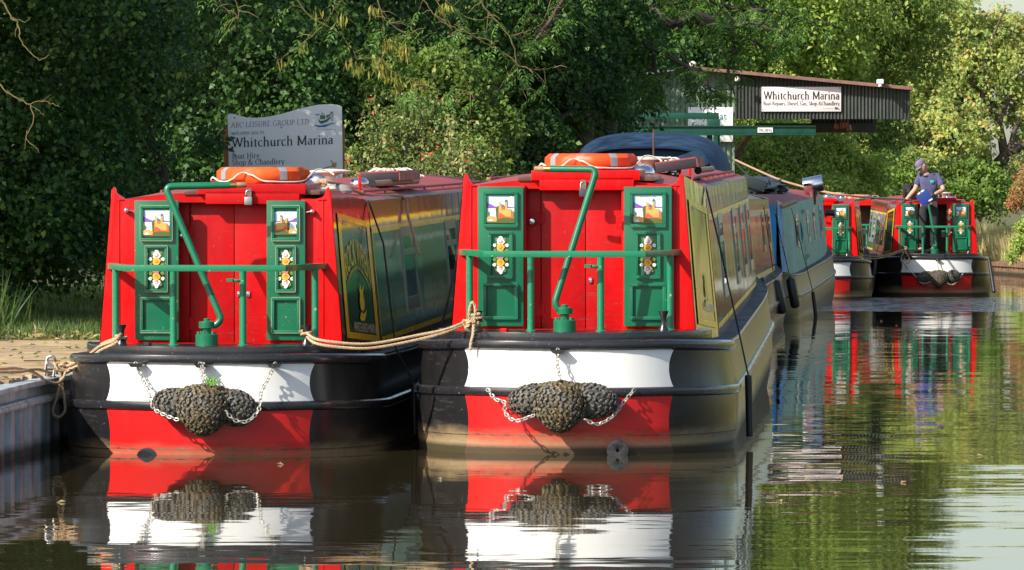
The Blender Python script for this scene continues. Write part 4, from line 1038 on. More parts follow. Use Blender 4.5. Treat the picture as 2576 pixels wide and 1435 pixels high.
# other two boats moored in the line
def plain_boat(name, label, M, L, sidemat, endmat, rf, hullm, wins, stripes=0, group=None):
    b = empty(name, M); tag(b, label, 'narrowboat', group); sh = Shape(L)
    sh.hull([hullm, deckgrey], b); sh.strake(.398, .004, .020, .026, hullm, b); sh.strake(.715, -.004, .012, .014, hullm, b, name="gunwale_edge")
    cs = cabin(sh, b, sidemat, L, endmat); roof(sh, b, [rf, rf], L)
    mb = MB().box((0, YA, 1.23), (1.44, .03, .96)); mb.box((.3, YA - .02, 1.2), (.5, .02, .8)); mb.build("end_bulkhead", endmat, b)
    for y in wins: window(sh, y, cs, 1, w=.7, v0=.34, v1=.84, frame=simple_c("pale_window_frame", (.20, .22, .15)) if stripes else greyal)
    return b, sh, cs
b3, sh3, cs3 = plain_boat("narrowboat", "maroon narrowboat with yellow stripes and three big black fenders, moored beyond the second boat", boatM(1.19, 56.2, -.02, .071, .003), 21.6, maroon, roofbrown, simple("grey_dusty_roof", (.15, .14, .13), .7, 0, .3), blackside, (17.2, 20.2), 1)
mb = MB()
for v0, v1 in ((.80, .87), (.05, .11)): side_patch(mb, sh3, YB + .1, 21.3, v0, v1, .004, 1, 0, 6)
side_patch(mb, sh3, YB + .1, 21.3, .13, .78, .003, 1, 1, 6); mb.build("side_stripe", [simple_c("old_gold_paint", (.40, .30, .08)), panelred], cs3)
bt, sht, cst = plain_boat("narrowboat", "teal narrowboat with a blue end and peeling red roof edge", boatM(3.05, 81.4, -.06, .093, .0135), 16.0, teal, tealblue, roofred, simple_c("brown_black_hull", (.05, .042, .03)), (5.0, 9.0, 11.5, 14.2))
mb = MB()
side_patch(mb, sht, 7.1, 7.16, 0, .99, .006, 1, 0); side_patch(mb, sht, 7.3, 7.34, 0, .99, .006, 1, 0)
for v in (.16, .84): mb.box(tuple(sht.side(7.22, v, .03, 1)), (.05, .42, .06))
mb.build("side_hatch", teal, cst)
for y in (4.1, 6.0):                                 # portlight hoods
    mb = MB(); mb.grid(lambda u, w: sht.side(y + .045 * math.sin(math.pi * u), .34 + .40 * u, .006 + .03 * math.sin(math.pi * u) * w, 1), 8, 2, 0); mb.build("portlight_hood", simple_c("blue_hood_paint", (.01, .13, .22)), cst)
mb = MB(); side_patch(mb, sht, YA + .02, YA + .65, .0, 1.0, .004, 1, 0, 3); mb.build("blue_panel", tealblue, cst)
mb = MB()
for k in range(7): y0 = YA + .1 + k * .35; side_patch(mb, sht, y0, y0 + random.uniform(.12, .34), .955 - random.uniform(0, .03), 1.0, .0065, 1, 0)
mb.build("peeling_patch", simple_c("old_red_primer", (.36, .06, .03)), cst)
# chrome cowl on the teal roof, exhaust end, tarpaulin, solar panel
Mt = boatM(3.05, 81.4, -.06, .093, .0135); M3 = boatM(1.19, 56.2, -.02, .071, .003)
c_ = Mt.inverted() @ px(2046, 500, 93.5)
mb = MB(); MM = Matrix.Rotation(R(78), 4, 'Y')
mb.tube([c_ + Vector((0, 0, -.10)), c_ + Vector((0, 0, .06))], .05, 12, 1)
mb.lathe([(.130, -.165), (.138, -.15), (.135, .145), (.125, .165), (.10, .165), (.10, -.13), (.130, -.165)], tuple(c_ + Vector((0, 0, .23))), 24, 0, M=MM)
mb.lathe([(.125, .0), (.06, -.16)], tuple(c_ + Vector((0, 0, .18))), 20, 0); mb.build("chimney_cowl", [chrome, blacktrim], bt)
ex = Mt.inverted() @ px(2094, 536, 96.5); MB().tube([ex - Vector((.12, 0, 0)), ex + Vector((.04, 0, 0))], .055, 14).build("side_pipe", rubber, bt)
ro = px(1968, 512, 80.5)
o = MB().tube([px(1962, 521, 82.6), px(2000, 507, 84.6)], .035, 10).build("roof_pole", woodh); tag(o, "short worn wooden pole lying on the teal boat's roof", "pole")
# tarpaulin bundle
mb = MB(); bm = bmesh.new(); bmesh.ops.create_icosphere(bm, subdivisions=4, radius=1.0)
from mathutils import noise as mn
for v in bm.verts:
    n_ = mn.noise(v.co * 2.6) * .35 + mn.noise(v.co * 7) * .18; v.co = v.co * (1 + n_); v.co = Vector((v.co.x * .30, v.co.y * .9, max(-.02, v.co.z * .17 + .03)))
bm.verts.index_update(); mb.add([v.co for v in bm.verts], [[v.index for v in f.verts] for f in bm.faces]); bm.free()
p_ = M3.inverted() @ px(1922, 512, 75.5)
o = mb.build("tarpaulin_bundle", tarp, M=M3 @ T((p_.x, p_.y, 1.77))); tag(o, "crumpled black tarpaulin heaped on the maroon boat's roof", "tarpaulin")
p_ = M3.inverted() @ px(1896, 506, 71.5)
mb = MB().box((0, 0, .09), (.30, .35, .14), 0, Matrix.Rotation(.3, 3, 'Y')); mb.box((0, 0, .0), (.22, .25, .05)); o = mb.build("solar_panel", simple_c("dark_panel_glass", (.02, .03, .03)), M=M3 @ T((p_.x, p_.y, 1.80)), bevel=.008); tag(o, "small tilted dark box on the maroon boat's roof beside the tarpaulin", "box")
# pram hood over the maroon boat's stern
hood = empty("canopy", M3); tag(hood, "rounded navy blue canvas canopy over the stern of the maroon boat", "canopy")
def hoodf(u, w):
    a = math.pi * u; y = .2 + 3.2 * w; e = 1 - .10 * (2 * w - 1) ** 4
    cx_ = math.copysign(abs(math.cos(a)) ** .62, -math.cos(a)); sz = abs(math.sin(a)) ** .32
    return (.13 + .795 * cx_ * e, y, 1.35 + (1.03) * sz * e * (.93 + .07 * math.sin(math.pi * w)) + .012 * math.sin(30 * u) * (1 - sz))
mb = MB(); mb.grid(hoodf, 44, 14); mb.build("hood_top", navy, hood, angle=60)
mb = MB(); vs = [hoodf(i / 44, 0.02) for i in range(45)]
vb = [(v[0], v[1] + .03, .80) for v in vs]
mb.add([(v[0] * .985 + .002, v[1] + .03, v[2] - .02) for v in vs] + vb, [(i, i + 1, i + 46, i + 45) for i in range(44)], 0, False); mb.build("front_flap", navy, hood)
mb = MB(); fr_ = [Vector(hoodf(i / 44, 0)) for i in range(2, 43)]; mb.tube([q + Vector((0, -.012, -.10 * math.sin(math.pi * i / 40) - .03)) for i, q in enumerate(fr_)], .009, 6); 
mb.tube([q + Vector((0, -.005, 0)) for q in fr_], .014, 6); mb.build("hood_seam", simple_c("dark_navy_piping", (.01, .03, .07)), hood)
mb = MB()
for a, b_ in ((.06, .26), (.30, .52)): mb.box(((a + b_) / 2 + .02, .195, 1.86), (b_ - a, .01, .22))
mb.build("clear_window", vinyl, hood)
MB().box((.60, .185, 2.08), (.28, .012, .18), 0, Matrix.Rotation(-.35, 3, 'Y')).build("rolled_flap", navy, hood, bevel=.004)
o = MB().tube([px(1644, 440, 54.6), px(1644, 325, 54.6)], [.012, .008], 8).build("thin_pole", rustbrown); 
for k in range(1): tag(o, "thin rusty upright pole in front of the navy canopy", "pole")
o.data.transform(Matrix.Identity(4))
# wooden board, boathook pole, mop on the two near roofs
def on(M_, x, y, z): return M_ @ Vector((x, y, z))
def thing_mesh(mb, name, mats, M_, label, cat, group=None, bevel=0):
    o = mb.build(name, mats, M=M_, bevel=bevel); tag(o, label, cat, group); return o
def mop(M_, label):
    o = empty("mop", M_); tag(o, label, "mop", "mops lying on the boat roofs")
    MB().tube([(0, -.30, .02), (0, 1.1, .03)], .013, 8).build("handle", woodh, o)
    MB().tube([(-.08, -.30, .02), (.08, -.30, .02)], .03, 8).tube([(-.03, -.33, .02), (-.06, -.37, .07)], .012, 8).build("mop_socket", red, o)
    m = MB()
    for k in range(90):
        a = random.uniform(-1.3, 1.3); r_ = random.uniform(.12, .26); h = random.uniform(.015, .05)
        p0 = Vector((random.uniform(-.05, .05), -.33 + random.uniform(-.03, .03), .05)); p2 = p0 + Vector((math.sin(a) * r_, -abs(math.cos(a)) * r_ * .5 + random.uniform(-.05, .05), -.045 + random.uniform(0, .02)))
        m.tube(smooth_path([p0, p0.lerp(p2, .45) + Vector((0, 0, h)), p2], 4), .006, 4)
    m.build("mop_head", ropew, o)
mop(M1 @ T((.45, 8.3, 1.80)) , "white string mop on the roof of the boat nearest the wharf")
mop(M2 @ T((.32, 5.0, 1.80)) @ Matrix.Rotation(.3, 4, 'Z'), "white string mop on the roof of the second narrowboat")
for M_, x, y, lab, rt in ((M1, .58, 5.6, "red topped gangplank on the roof of the boat nearest the wharf", .10), (M2, .56, 3.9, "red topped gangplank on the roof of the second narrowboat", .35)):
    m = MB(); m.box((0, .8, .0), (.29, 1.7, .065), 1, bev=.006); m.box((0, .8, .037), (.29, 1.7, .010), 0); m.box((.149, .8, .0), (.008, 1.7, .06), 0)
    thing_mesh(m, "gangplank", [roofred, simple_c("black_plank_edge", (.03, .022, .03))], M_ @ T((x, y, 1.83)) @ Matrix.Rotation(-rt * .4, 4, 'Y'), lab, "gangplank", "gangplanks on the boat roofs")
for M_, x, y, lab in ((M1, .66, 4.2, "dark wooden pole lying on the roof of the boat nearest the wharf"), (M2, .68, 5.0, "worn wooden pole on the roof of the second narrowboat")):
    m = MB(); m.tube([(0, 0, 0), (0, .06, 0)], .028, 12, 1); m.tube([(0, .05, 0), (0, 3.6, 0)], .022, 12, 0)
    thing_mesh(m, "boat_pole", [woodh, rubber], M_ @ T((x, y, 1.79)), lab, "pole", "poles lying on the boat roofs")
# grey fender lump with knotted rope on roof of the first boat
m = MB(); m.lathe([(0, 0), (.07, .0), (.075, .02), (.06, .05), (.03, .062), (0, .064)], (0, 0, 0), 20, M=Matrix.Diagonal((1.5, 1, 1, 1)))
thing_mesh(m, "roof_weight", simple_c("grey_stone_cast", (.32, .30, .27)), M1 @ T((.58, 2.5, 1.735)), "small grey domed weight under the knotted rope on the first roof", "weight")
def rope_thing(paths, r, mat, label, cat="rope", group=None, twist=True, name="rope"):
    m = MB()
    for p in paths: rope(m, p, r, 0, 8, twist)
    o = m.build(name, mat); tag(o, label, cat, group); return o
w1 = lambda x, y, z: M1 @ Vector((x, y, z)); w2 = lambda x, y, z: M2 @ Vector((x, y, z)); w4 = lambda x, y, z: M4 @ Vector((x, y, z)); w5 = lambda x, y, z: M5 @ Vector((x, y, z))
def knot(c, s, k=2):                                  # tangle of loops
    out = []
    for i in range(k):
        n_ = 14; tilt = Matrix.Rotation(random.uniform(-.9, .9), 3, 'X') @ Matrix.Rotation(random.uniform(0, 3), 3, 'Z')
        out.append([c + tilt @ Vector((math.cos(j * .55) * s * (1 + .15 * i), math.sin(j * .55) * s * .55, math.sin(j * .9 + i) * s * .5)) for j in range(n_)])
    return out
kp = w1(.50, 2.3, 1.81)
rope_thing([[w1(.33, 2.05, 1.755), w1(.40, 2.2, 1.775), kp, w1(.60, 2.5, 1.80), w1(.66, 2.8, 1.755), w1(.72, 3.3, 1.715), w1(.745, 4.0, 1.705), w1(.79, 4.8, 1.70), w1(.83, 5.0, 1.66), w1(.85, 4.9, 1.56), w1(.90, 4.8, 1.42), w1(.96, 4.6, 1.28)]] + knot(kp, .030, 2), .011, ropem, "tan rope knotted on the first boat's roof and trailing over its edge")
# stern rope between the two boats
a, b_ = w1(.60, .42, .848), w2(-.60, .42, .85)
def ln(y0, dz): return [a + Vector((0, 0, dz)), px(800, 860 + y0, 36.2), px(890, 871 + y0, 36.2), px(960, 867 + y0, 36.25), px(1050, 849 + y0, 36.3), px(1120, 833 + y0 * .6, 36.32), b_ + Vector((-.03, -.05, dz * .5))]
k2 = px(1184, 815, 36.3)
rope_thing([ln(-5, .012), ln(6, -.012)] + knot(k2, .038, 4) + [[k2, px(1180, 790, 36.28), px(1187, 760, 36.27), px(1196, 778, 36.27), px(1192, 812, 36.26), px(1190, 840, 36.22), px(1185, 862, 36.17), px(1182, 882, 36.16)],
           [b_ + Vector((.035 * math.cos(t), .035 * math.sin(t), .004 * t - .01)) for t in [i * .5 for i in range(24)]], [a + Vector((.032 * math.cos(t), .032 * math.sin(t), .003 * t - .01)) for t in [i * .5 for i in range(20)]]],
           .0105, ropem, "double tan rope tied between the sterns of the two nearest boats", group="mooring ropes")
# mooring line to the ring on the wharf
ring_c = px(127, 925, 37.0); ring_c.z = .56
mb = MB(); A_ = [px(112, 948, 37.0), px(118, 905, 37.0), px(124, 898, 37.0), px(132, 897, 37.0), px(138, 905, 37.0), px(140, 922, 37.02)]
mb.tube(smooth_path(A_, 5), .010, 8); mb.tube([px(119, 914, 36.98), px(137, 926, 36.98)], .012, 8); mb.tube([px(138, 926, 37), px(134, 948, 37)], .009, 8); mb.lathe([(.05, 0), (.05, .012), (0, .014)], tuple(px(122, 951, 37.0)), 14)
o = mb.build("mooring_ring", steel); tag(o, "bent galvanised steel mooring ring on the wharf edge", "mooring ring")
d0 = w1(-.60, .42, .835); kk = px(160, 924, 36.85)
L1 = [d0 + Vector((0, -.03, .01)), px(290, 856, 36.35), px(250, 872, 36.5), px(210, 903, 36.7), kk]
L2 = [d0 + Vector((0, -.04, -.012)), px(290, 864, 36.35), px(252, 882, 36.5), px(214, 911, 36.7), kk + Vector((.02, 0, -.02))]
L3 = [d0 + Vector((0, .03, .0)), px(292, 852, 36.45), px(256, 866, 36.6), px(216, 897, 36.8), kk + Vector((.0, .03, .0))]
hang = [kk, px(152, 960, 36.82), px(143, 1000, 36.82), px(133, 1030, 36.82), px(136, 1045, 36.82), px(150, 1049, 36.82), px(163, 1035, 36.82), px(163, 1010, 36.82), px(157, 975, 36.82), px(153, 940, 36.82)]
deckr = [px(-60, 930, 35.6), px(0, 929, 35.9), px(45, 928, 36.2), px(85, 938, 36.4), px(115, 958, 36.5), px(140, 965, 36.6), px(158, 955, 36.7), px(165, 935, 36.8)]
deckr2 = [px(-60, 938, 35.5), px(0, 937, 35.8), px(50, 936, 36.1), px(90, 930, 36.5), px(125, 938, 36.8)]
rope_thing([L1, L2, L3, hang, deckr, deckr2] + knot(kk, .045, 5) + [[d0 + Vector((.034 * math.cos(t), .034 * math.sin(t), .003 * t - .03)) for t in [i * .5 for i in range(22)]]], .0105, ropem, "tan mooring rope knotted at the steel ring, its loop hanging over the wharf", group="mooring ropes")
# black fender cords and tube fenders
def tube_fender(top, knotp, bot, r, label, mids=(), M_=None, ymat=None):
    o = empty("tube_fender", loc=bot); tag(o, label, "fender", "black fenders hanging from the boats"); iv = Matrix.Translation(-bot)
    m = MB(); m.tube([iv @ Vector(q) for q in ([top] + list(mids) + [knotp])], .0062, 6); m.build("cord", ropeb, o)
    if ymat:
        m = MB(); q = [Vector(x) for x in ([top] + list(mids) + [knotp])]
        for t0, t1 in ((0, .10), (.42, .55), (.82, .97)): m.tube([iv @ q[0].lerp(q[-1], t0 + (t1 - t0) * i / 4) + Vector((0, -.004, 0)) for i in range(5)], .0085, 6)
        m.build("yellow_whipping", ropey, o)
    d = (Vector(bot) - Vector(knotp)); L_ = d.length; d.normalize()
    m = MB(); k_ = Vector(knotp); e = [0, .03, .06, .12, .5, .9, .97, 1.0]; rr = [.25, .45, .85, 1, 1, 1, .8, .25] if r > .035 else [.9, 1, 1, 1, 1, 1, 1, .95]
    m.tube([iv @ (k_ + d * L_ * t) for t in e], [r * q for q in rr], 16); m.build("fender_body", rubber, o); return o
s1 = w1(.815, 2.32, 1.69)
tube_fender(s1, px(1041, 965, 38.0), px(1044, 1095, 38.0), .020, "thin black tube fender between the two nearest hulls, its cord from the first roof", [w1(.92, 2.28, 1.40), w1(1.02, 2.1, .70)])
s2 = w2(.815, 2.34, 1.69)
tube_fender(s2, w2(1.115, 1.75, .44), w2(1.125, 1.75, .03), .024, "black tube fender on the outer side of the second narrowboat", [w2(.90, 2.2, 1.35), w2(1.04, 1.95, .76)])
rope_thing([[px(1157, 590, 40.5), px(1140, 700, 40.0), px(1105, 842, 39.5)]], .008, ropeb, "black cord slanting down between the two nearest boats", "cord", twist=False, name="cord")
tube_fender(px(1886, 517, 69.5), px(1913, 697, 70.5), px(1925, 785, 70.5), .060, "plump black fender partly hidden behind the second boat's bow", ymat=1)
tube_fender(px(1921, 518, 72.5), px(1948, 703, 73.0), px(1970, 790, 73.0), .068, "largest black fender, middle of the three on the maroon boat", [], ymat=1)
tube_fender(px(1946, 520, 77.0), px(1987, 697, 78.0), px(2002, 776, 78.0), .066, "black fender farthest along the maroon boat's side beside the teal boat", ymat=1)
tube_fender(px(1991, 525, 83.5), px(2045, 735, 84.0), px(2053, 800, 84.0), .028, "slim black fender on long cord at the teal boat's corner")
tube_fender(px(1994, 700, 83.0), px(1997, 770, 82.8), px(1998, 808, 82.8), .030, "short black fender low at the teal boat's stern")
tube_fender(w4(.80, 1.4, 1.66), px(2488, 652, 105.4), px(2501, 735, 105.0), .034, "black tube fender leaning out beside the man's boat")
tube_fender(w4(-.80, 2.1, 1.66), px(2202, 650, 104.5), px(2192, 738, 104.5), .040, "black tube fender between the far boats' hulls")
rope_thing([[w5(.60, .42, .85), px(2155, 642, 102.5), px(2215, 645, 104), w4(-.60, .42, .85)], [w5(.60, .42, .83), px(2155, 649, 102.5), px(2215, 650, 104), w4(-.60, .42, .83)]] + knot(w4(-.60, .36, .83), .06, 4) +
           [[w4(-.60, .34, .82), w4(-.66, .15, .66), w4(-.60, .02, .58), w4(-.56, .0, .50)], [w4(-.58, .34, .82), w4(-.52, .1, .70), w4(-.55, .0, .60), w4(-.62, .02, .70)]], .013, ropem, "tan rope tied between the two far red sterns", group="mooring ropes")
rope_thing([[px(1850, 403, 110), px(1950, 448, 107), px(2020, 470, 104), px(2080, 484, 103), px(2150, 494, 103), px(2230, 500, 104), px(2290, 503, 106)]], .020, simple_c("pinkish_rope", (.42, .25, .16)), "long pinkish rope running from the shed post across to the far boats", group="mooring ropes", twist=False)
rope_thing([[px(1850, 410, 110), px(1880, 440, 108), px(1925, 478, 104), px(1960, 492, 100)]], .012, ropeb, "dark thin line dropping from the shed corner behind the boats", "cord", twist=False, name="cord")
# black seat box beside the man
m = MB().box((0, 0, .16), (.24, .3, .32)); m.box((0, -.155, .16), (.19, .01, .26), 1); thing_mesh(m, "roof_box", [simple_c("dark_box_paint", (.025, .012, .015)), glassd], M4 @ T((-.44, 1.5, 1.74)), "dark framed box on the roof left of the man", "box", bevel=.01)

# ---------------------------------------------------------------- signs, shed, crane
YS = 58.0
def bp(x, y, o=0): v = px(x, y, YS - .001 - o); return v
sg_ = empty("marina_sign", loc=(px(716, 470, YS).x, YS, .5)); tag(sg_, "large pale board with a curved top welcoming boaters to the marina, behind the first boat", "sign")
iv = Matrix.Translation(-sg_.location)
topc = [(573, 288), (583, 286), (600, 291), (620, 296), (645, 297), (670, 295), (700, 289), (730, 281), (765, 271), (800, 264), (830, 262), (848, 264), (860, 268)]
poly = topc + [(863, 480), (576, 480)]
mb = MB(); f3 = [iv @ px(x, y, YS) for x, y in poly]; k3 = [iv @ px(x, y, YS) + Vector((0, .02, 0)) for x, y in poly]; n_ = len(poly)
mb.add(f3 + k3, [tuple(range(n_)), tuple(range(n_, 2 * n_))] + [(i, (i + 1) % n_, (i + 1) % n_ + n_, i + n_) for i in range(n_)], 0, False)
brd = mb.build("board", boardm, sg_, bevel=.004)
for x in (571, 858): MB().beam(iv @ (px(x, 318, YS) + Vector((0, .075, 0))), iv @ Vector((px(x, 300, YS).x, YS + .075, .3)), .07, .07).build("post", orangewood, sg_, bevel=.006)
mb = MB(); K = YS / FPX
def sm(x, y, o): # x,y already in pixel units (y up), tilt -4.2 deg as on the board
    return iv @ px(x, y, YS - .003 - o)
def line(txt, x, y, wpx, rise, mi=0, bold=1.0, hs=None, tr=.03):
    vs, fs, w_ = serif(txt, bold, tr); s_ = wpx / w_; sy = hs or s_
    mb.add([sm(x + v[0] * s_, y - v[1] * sy - rise * (v[0] / w_), v[2] % 9 * .0003) for v in vs], fs, mi, False)
line("ABC LEISURE GROUP LTD", 581, 322, 197, 9, 1, 1.0, 19.5)
line("welcomes you to", 582, 340, 82, 3, 1, 1.1, 15.5)
line("Whitchurch Marina", 583, 371, 256, 9, 0, 1.25, 33)
line("Boat Hire", 584, 400, 69, 2, 0, 1.0, 20); line("Shop & Chandlery", 584, 416, 132, 3, 0, 1.0, 20)
line("Day Boats, Narrow Boats, Moorings", 792, 327, 54, 0, 1, 1.0, 4)
SL = [ink, inkgrey, inkblue, inkgreen, simple_c("logo_cabin_green", (.05, .16, .11)), simple_c("plum_lettering", (.12, .03, .10)), simple_c("logo_tan", (.45, .26, .08))]
mb.build("sign_lettering", SL, brd); mb = MB()
def blobp(pts, mi): mb.add([sm(x, y, .001 + mi * .0004) for x, y in pts], [tuple(range(len(pts)))], mi, False)
# logo: waves, hull, cabin, birds, reeds
blobp([(789, 314), (800, 320), (818, 320), (832, 313), (845, 310), (836, 309), (822, 313), (806, 316)], 2)
blobp([(801, 299), (806, 305), (820, 302), (832, 293), (832, 297), (822, 307), (808, 312), (802, 307)], 3)
blobp([(805, 290), (818, 290), (818, 300), (805, 300)], 4); blobp([(820, 290), (832, 287), (831, 292), (821, 298)], 4)
blobp([(791, 287), (799, 288), (805, 285), (800, 292)], 2); blobp([(805, 278), (809, 284), (815, 285), (810, 288)], 2)
for xx in (834, 837): blobp([(xx, 281), (xx + 1.5, 281), (xx + .5, 305), (xx - .5, 305)], 3)
mb.build("boat_logo", SL, brd); mb = MB()
for i, (x, y) in enumerate(((590, 297), (708, 321), (833, 284), (834, 406), (592, 391))): mb.add([sm(x + 2.2 * math.cos(a), y + 2.2 * math.sin(a), .001) for a in [k * .7 for k in range(9)]], [tuple(range(9))], 1, False)
mb.build("screw_head", SL, brd); mb = MB()
put = [(799, 431), (806, 427), (815, 424), (824, 421), (832, 420), (838, 419), (845, 418)]
mb.tube([sm(x, y + 1.5 * math.sin(i * 2.4), .0) for i, (x, y) in enumerate(smooth_path([Vector((a, b, 0)) for a, b in put], 3) and [(q.x, q.y) for q in smooth_path([Vector((a, b, 0)) for a, b in put], 3)])], .0035, 4, 5)
blobp([(834, 417), (836, 408), (842, 410), (847, 409), (846, 420), (840, 422)], 6)
mb.tube([sm(x, y, 0) for x, y in ((806, 438), (818, 432), (832, 434), (846, 440))], .003, 4, 6)
mb.build("small_logo", SL, brd)

YH = 122.0; KH = YH / FPX
def corrugated(mb, polyf, x0, x1, y, mi=0, pitch=.076, amp=.018):   # vertical ribs; polyf(x) -> (z0, z1)
    n = int((x1 - x0) / pitch * 4); vs = []
    for i in range(n + 1):
        x = x0 + (x1 - x0) * i / n; z0, z1 = polyf(x); yy = y + amp * math.sin(2 * math.pi * x / pitch)
        vs += [(x, yy, z0), (x, yy, z1)]
    mb.add(vs, [(2 * i, 2 * i + 1, 2 * i + 3, 2 * i + 2) for i in range(n)], mi, True)
shed = empty("boat_shed", loc=(4.0, YH, .5)); tag(shed, "dark green corrugated iron boat shed reaching out over the water", "shed")
iv = Matrix.Translation(-shed.location)
def rz(x): return lerp(px(1735, 172, YH).z, px(2290, 222, YH).z, (x - px(1735, 0, YH).x) / (px(2290, 0, YH).x - px(1735, 0, YH).x))
xl, xm, xr = px(1440, 0, YH).x, px(1848, 0, YH).x, px(2290, 0, YH).x; zl = px(0, 300, YH).z
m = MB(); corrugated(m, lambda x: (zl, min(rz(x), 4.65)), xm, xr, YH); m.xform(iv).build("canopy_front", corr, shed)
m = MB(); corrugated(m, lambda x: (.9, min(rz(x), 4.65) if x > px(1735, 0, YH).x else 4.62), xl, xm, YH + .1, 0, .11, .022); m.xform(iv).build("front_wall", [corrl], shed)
m = MB(); corrugated(m, lambda x: (px(0, 334, 127).z, rz(x) - .2), px(2040, 0, 127).x, px(2202, 0, 127).x, 127.0); m.beam((px(1900, 0, 127).x, 126.85, px(0, 322, 127).z), (px(2202, 0, 127).x, 126.85, px(0, 322, 127).z), .12, .2); m.xform(iv).build("rear_fascia", corr, shed)
m = MB(); xe = px(1735, 0, YH).x
m.add([(xe, YH - .25, rz(xe) + .04), (xr + .05, YH - .25, rz(xr) + .02), (xr + .05, 127.2, rz(xr) + .02), (xe, 127.2, rz(xe) + .04)] + [(xe, YH - .25, rz(xe) - .03), (xr + .05, YH - .25, rz(xr) - .05), (xr + .05, 127.2, rz(xr) - .05), (xe, 127.2, rz(xe) - .03)], [(0, 1, 2, 3), (4, 5, 6, 7), (0, 1, 5, 4), (1, 2, 6, 5), (2, 3, 7, 6), (3, 0, 4, 7)], 0, False)
m.add([(xe, YH - .2, 4.66), (xe, 132, 4.66), (xl - .2, 132, 4.2), (xl - .2, YH - .2, 4.2)] , [(0, 1, 2, 3)], 0, False)
m.xform(iv).build("roof", roofpink, shed)
SF = [rustbrown, simple_c("recess_shade", (.02, .018, .016))]
m = MB(); m.beam(px(1907, 312, 123), px(1848, 398, 123), .10, .10); m.xform(iv).build("brace", SF, shed)
m = MB(); m.beam(px(1843, 385, 122.6), Vector((px(1843, 0, 122.6).x, 122.6, .3)), .12, .12); m.beam(px(1845, 392, 122.7), px(1875, 394, 122.7), .2, .05); m.xform(iv).build("post", SF, shed)
m = MB(); m.beam(px(1820, 395, 128), Vector((px(1820, 0, 128).x, 128, .3)), .5, .5, 1); m.xform(iv).build("recess_shade", SF, shed)  # solid near-black block painted as the shade of a recess
m = MB()
for (x0_, x1_, yy) in ((xm + .3, xm + .3, 124), (xr - .3, xr - .3, 124)): m.beam((x0_, YH + .2, rz(x0_) - .25), (x1_, 126.8, rz(x0_) - .25), .1, .15)
m.xform(iv).build("roof_beam", rustbrown, shed)
m = MB(); 
for i, (x, y) in enumerate(((2102, 316), (2116, 313), (2125, 314), (2133, 319))): q = px(x, y, 126.0); m.tube([q + Vector((0, 0, .22)), q + Vector((0, 0, .06)), q + Vector((.01, 0, .03)), q + Vector((.03, 0, -.05 - .03 * (i % 2))), q + Vector((.03, 0, -.08 - .03 * (i % 2)))], [.008, .010, .05, .062, .03], 10)
o = m.build("hanging_buoys", simple_c("copper_buoy", (.40, .14, .07))); tag(o, "bunch of rusty orange floats hanging under the shed eaves", "floats")
o = MB().box(tuple(px(2214, 206, 121.6)), (.14, .3, .10), 0, bev=.02).tube([px(2214, 200, 121.5), px(2214, 218, 121.5)], .04, 8).build("floodlight", whitep); tag(o, "small white floodlight on the shed's sloping roof edge", "floodlight")
o = MB().lathe([(0, -.06), (.05, -.045), (.065, 0), (.05, .045), (0, .06)], tuple(px(1855, 199, 121.6)), 16).build("round_lamp", cream); tag(o, "round cream lamp under the shed roof edge above the sign", "lamp")
o = MB().lathe([(0, -.05), (.06, -.03), (.08, .02), (.05, .06), (0, .08)], tuple(px(1743, 163, 121.6)), 12).build("corner_lamp", cream); tag(o, "pale lamp at the top left corner of the shed", "lamp")
def flat_sign(name, label, x0, y0, x1, y1, Y, mat, fn, mats):
    c = px((x0 + x1) / 2, (y0 + y1) / 2, Y); o = empty(name, loc=c); tag(o, label, "sign"); iv = Matrix.Translation(-c)
    a, b = px(x0, y1, Y), px(x1, y0, Y); bd = MB().box(tuple(iv @ ((a + b) / 2 + Vector((0, .012, 0)))), (b.x - a.x, .022, b.z - a.z)).build("board", mat, o, bevel=.004)
    m = MB(); fn(m, lambda x, y, o_: iv @ px(x, y, Y - .004 - o_ * 1.6)); m.build("sign_lettering", mats, bd)
def ms(m, f, txt, x, y, wpx, mi, bold, hs, tr=.03):
    vs, fs, w_ = serif(txt, bold, tr); s_ = wpx / w_; m.add([f(x + v[0] * s_, y - v[1] * hs, v[2] % 9 * .0005) for v in vs], fs, mi, False)
def f_main(m, f):
    ms(m, f, "Whitchurch Marina", 1921, 250, 191, 0, 1.35, 28); ms(m, f, "Boat Repairs, Diesel, Gas, Shop &Chandlery", 1920, 265, 192, 0, 1.2, 13.5)
    m.add([f(x, y, .001) for x, y in ((2099, 270), (2107, 270), (2111, 275), (2100, 276))], [(0, 1, 2, 3)], 1, False); m.add([f(x, y, .001) for x, y in ((2070, 272.4), (2095, 272.4), (2095, 273.6), (2070, 273.6))], [(0, 1, 2, 3)], 2, False)
    for x, y in ((1919, 223), (2112, 222), (1919, 276), (2112, 276), (2018, 254)): m.add([f(x + 1.3 * math.cos(a), y + 1.3 * math.sin(a), .001) for a in [k for k in range(6)]], [tuple(range(6))], 0, False)
flat_sign("shed_sign", "pinkish white sign for the marina's boat repairs high on the shed front", 1916, 219, 2116, 281, YH - .05, pinkboard, f_main, [ink, inkgreen, simple_c("faint_print", (.5, .45, .45))])
def f_day(m, f):
    for t, x, y, wd in (("Day Boat", 1740, 301, 88), ("for hire", 1740, 325, 82)):
        vs, fs, w_ = sans(t); s_ = wd / w_; m.add([f(x + v[0] * s_, y - v[1] * 25, 0) for v in vs], fs, 0, False)
flat_sign("hire_sign", "white sign in teal letters offering a day boat for hire, behind the crane", 1731, 270, 1844, 357, YH - .02, whitep, f_day, [inkteal])
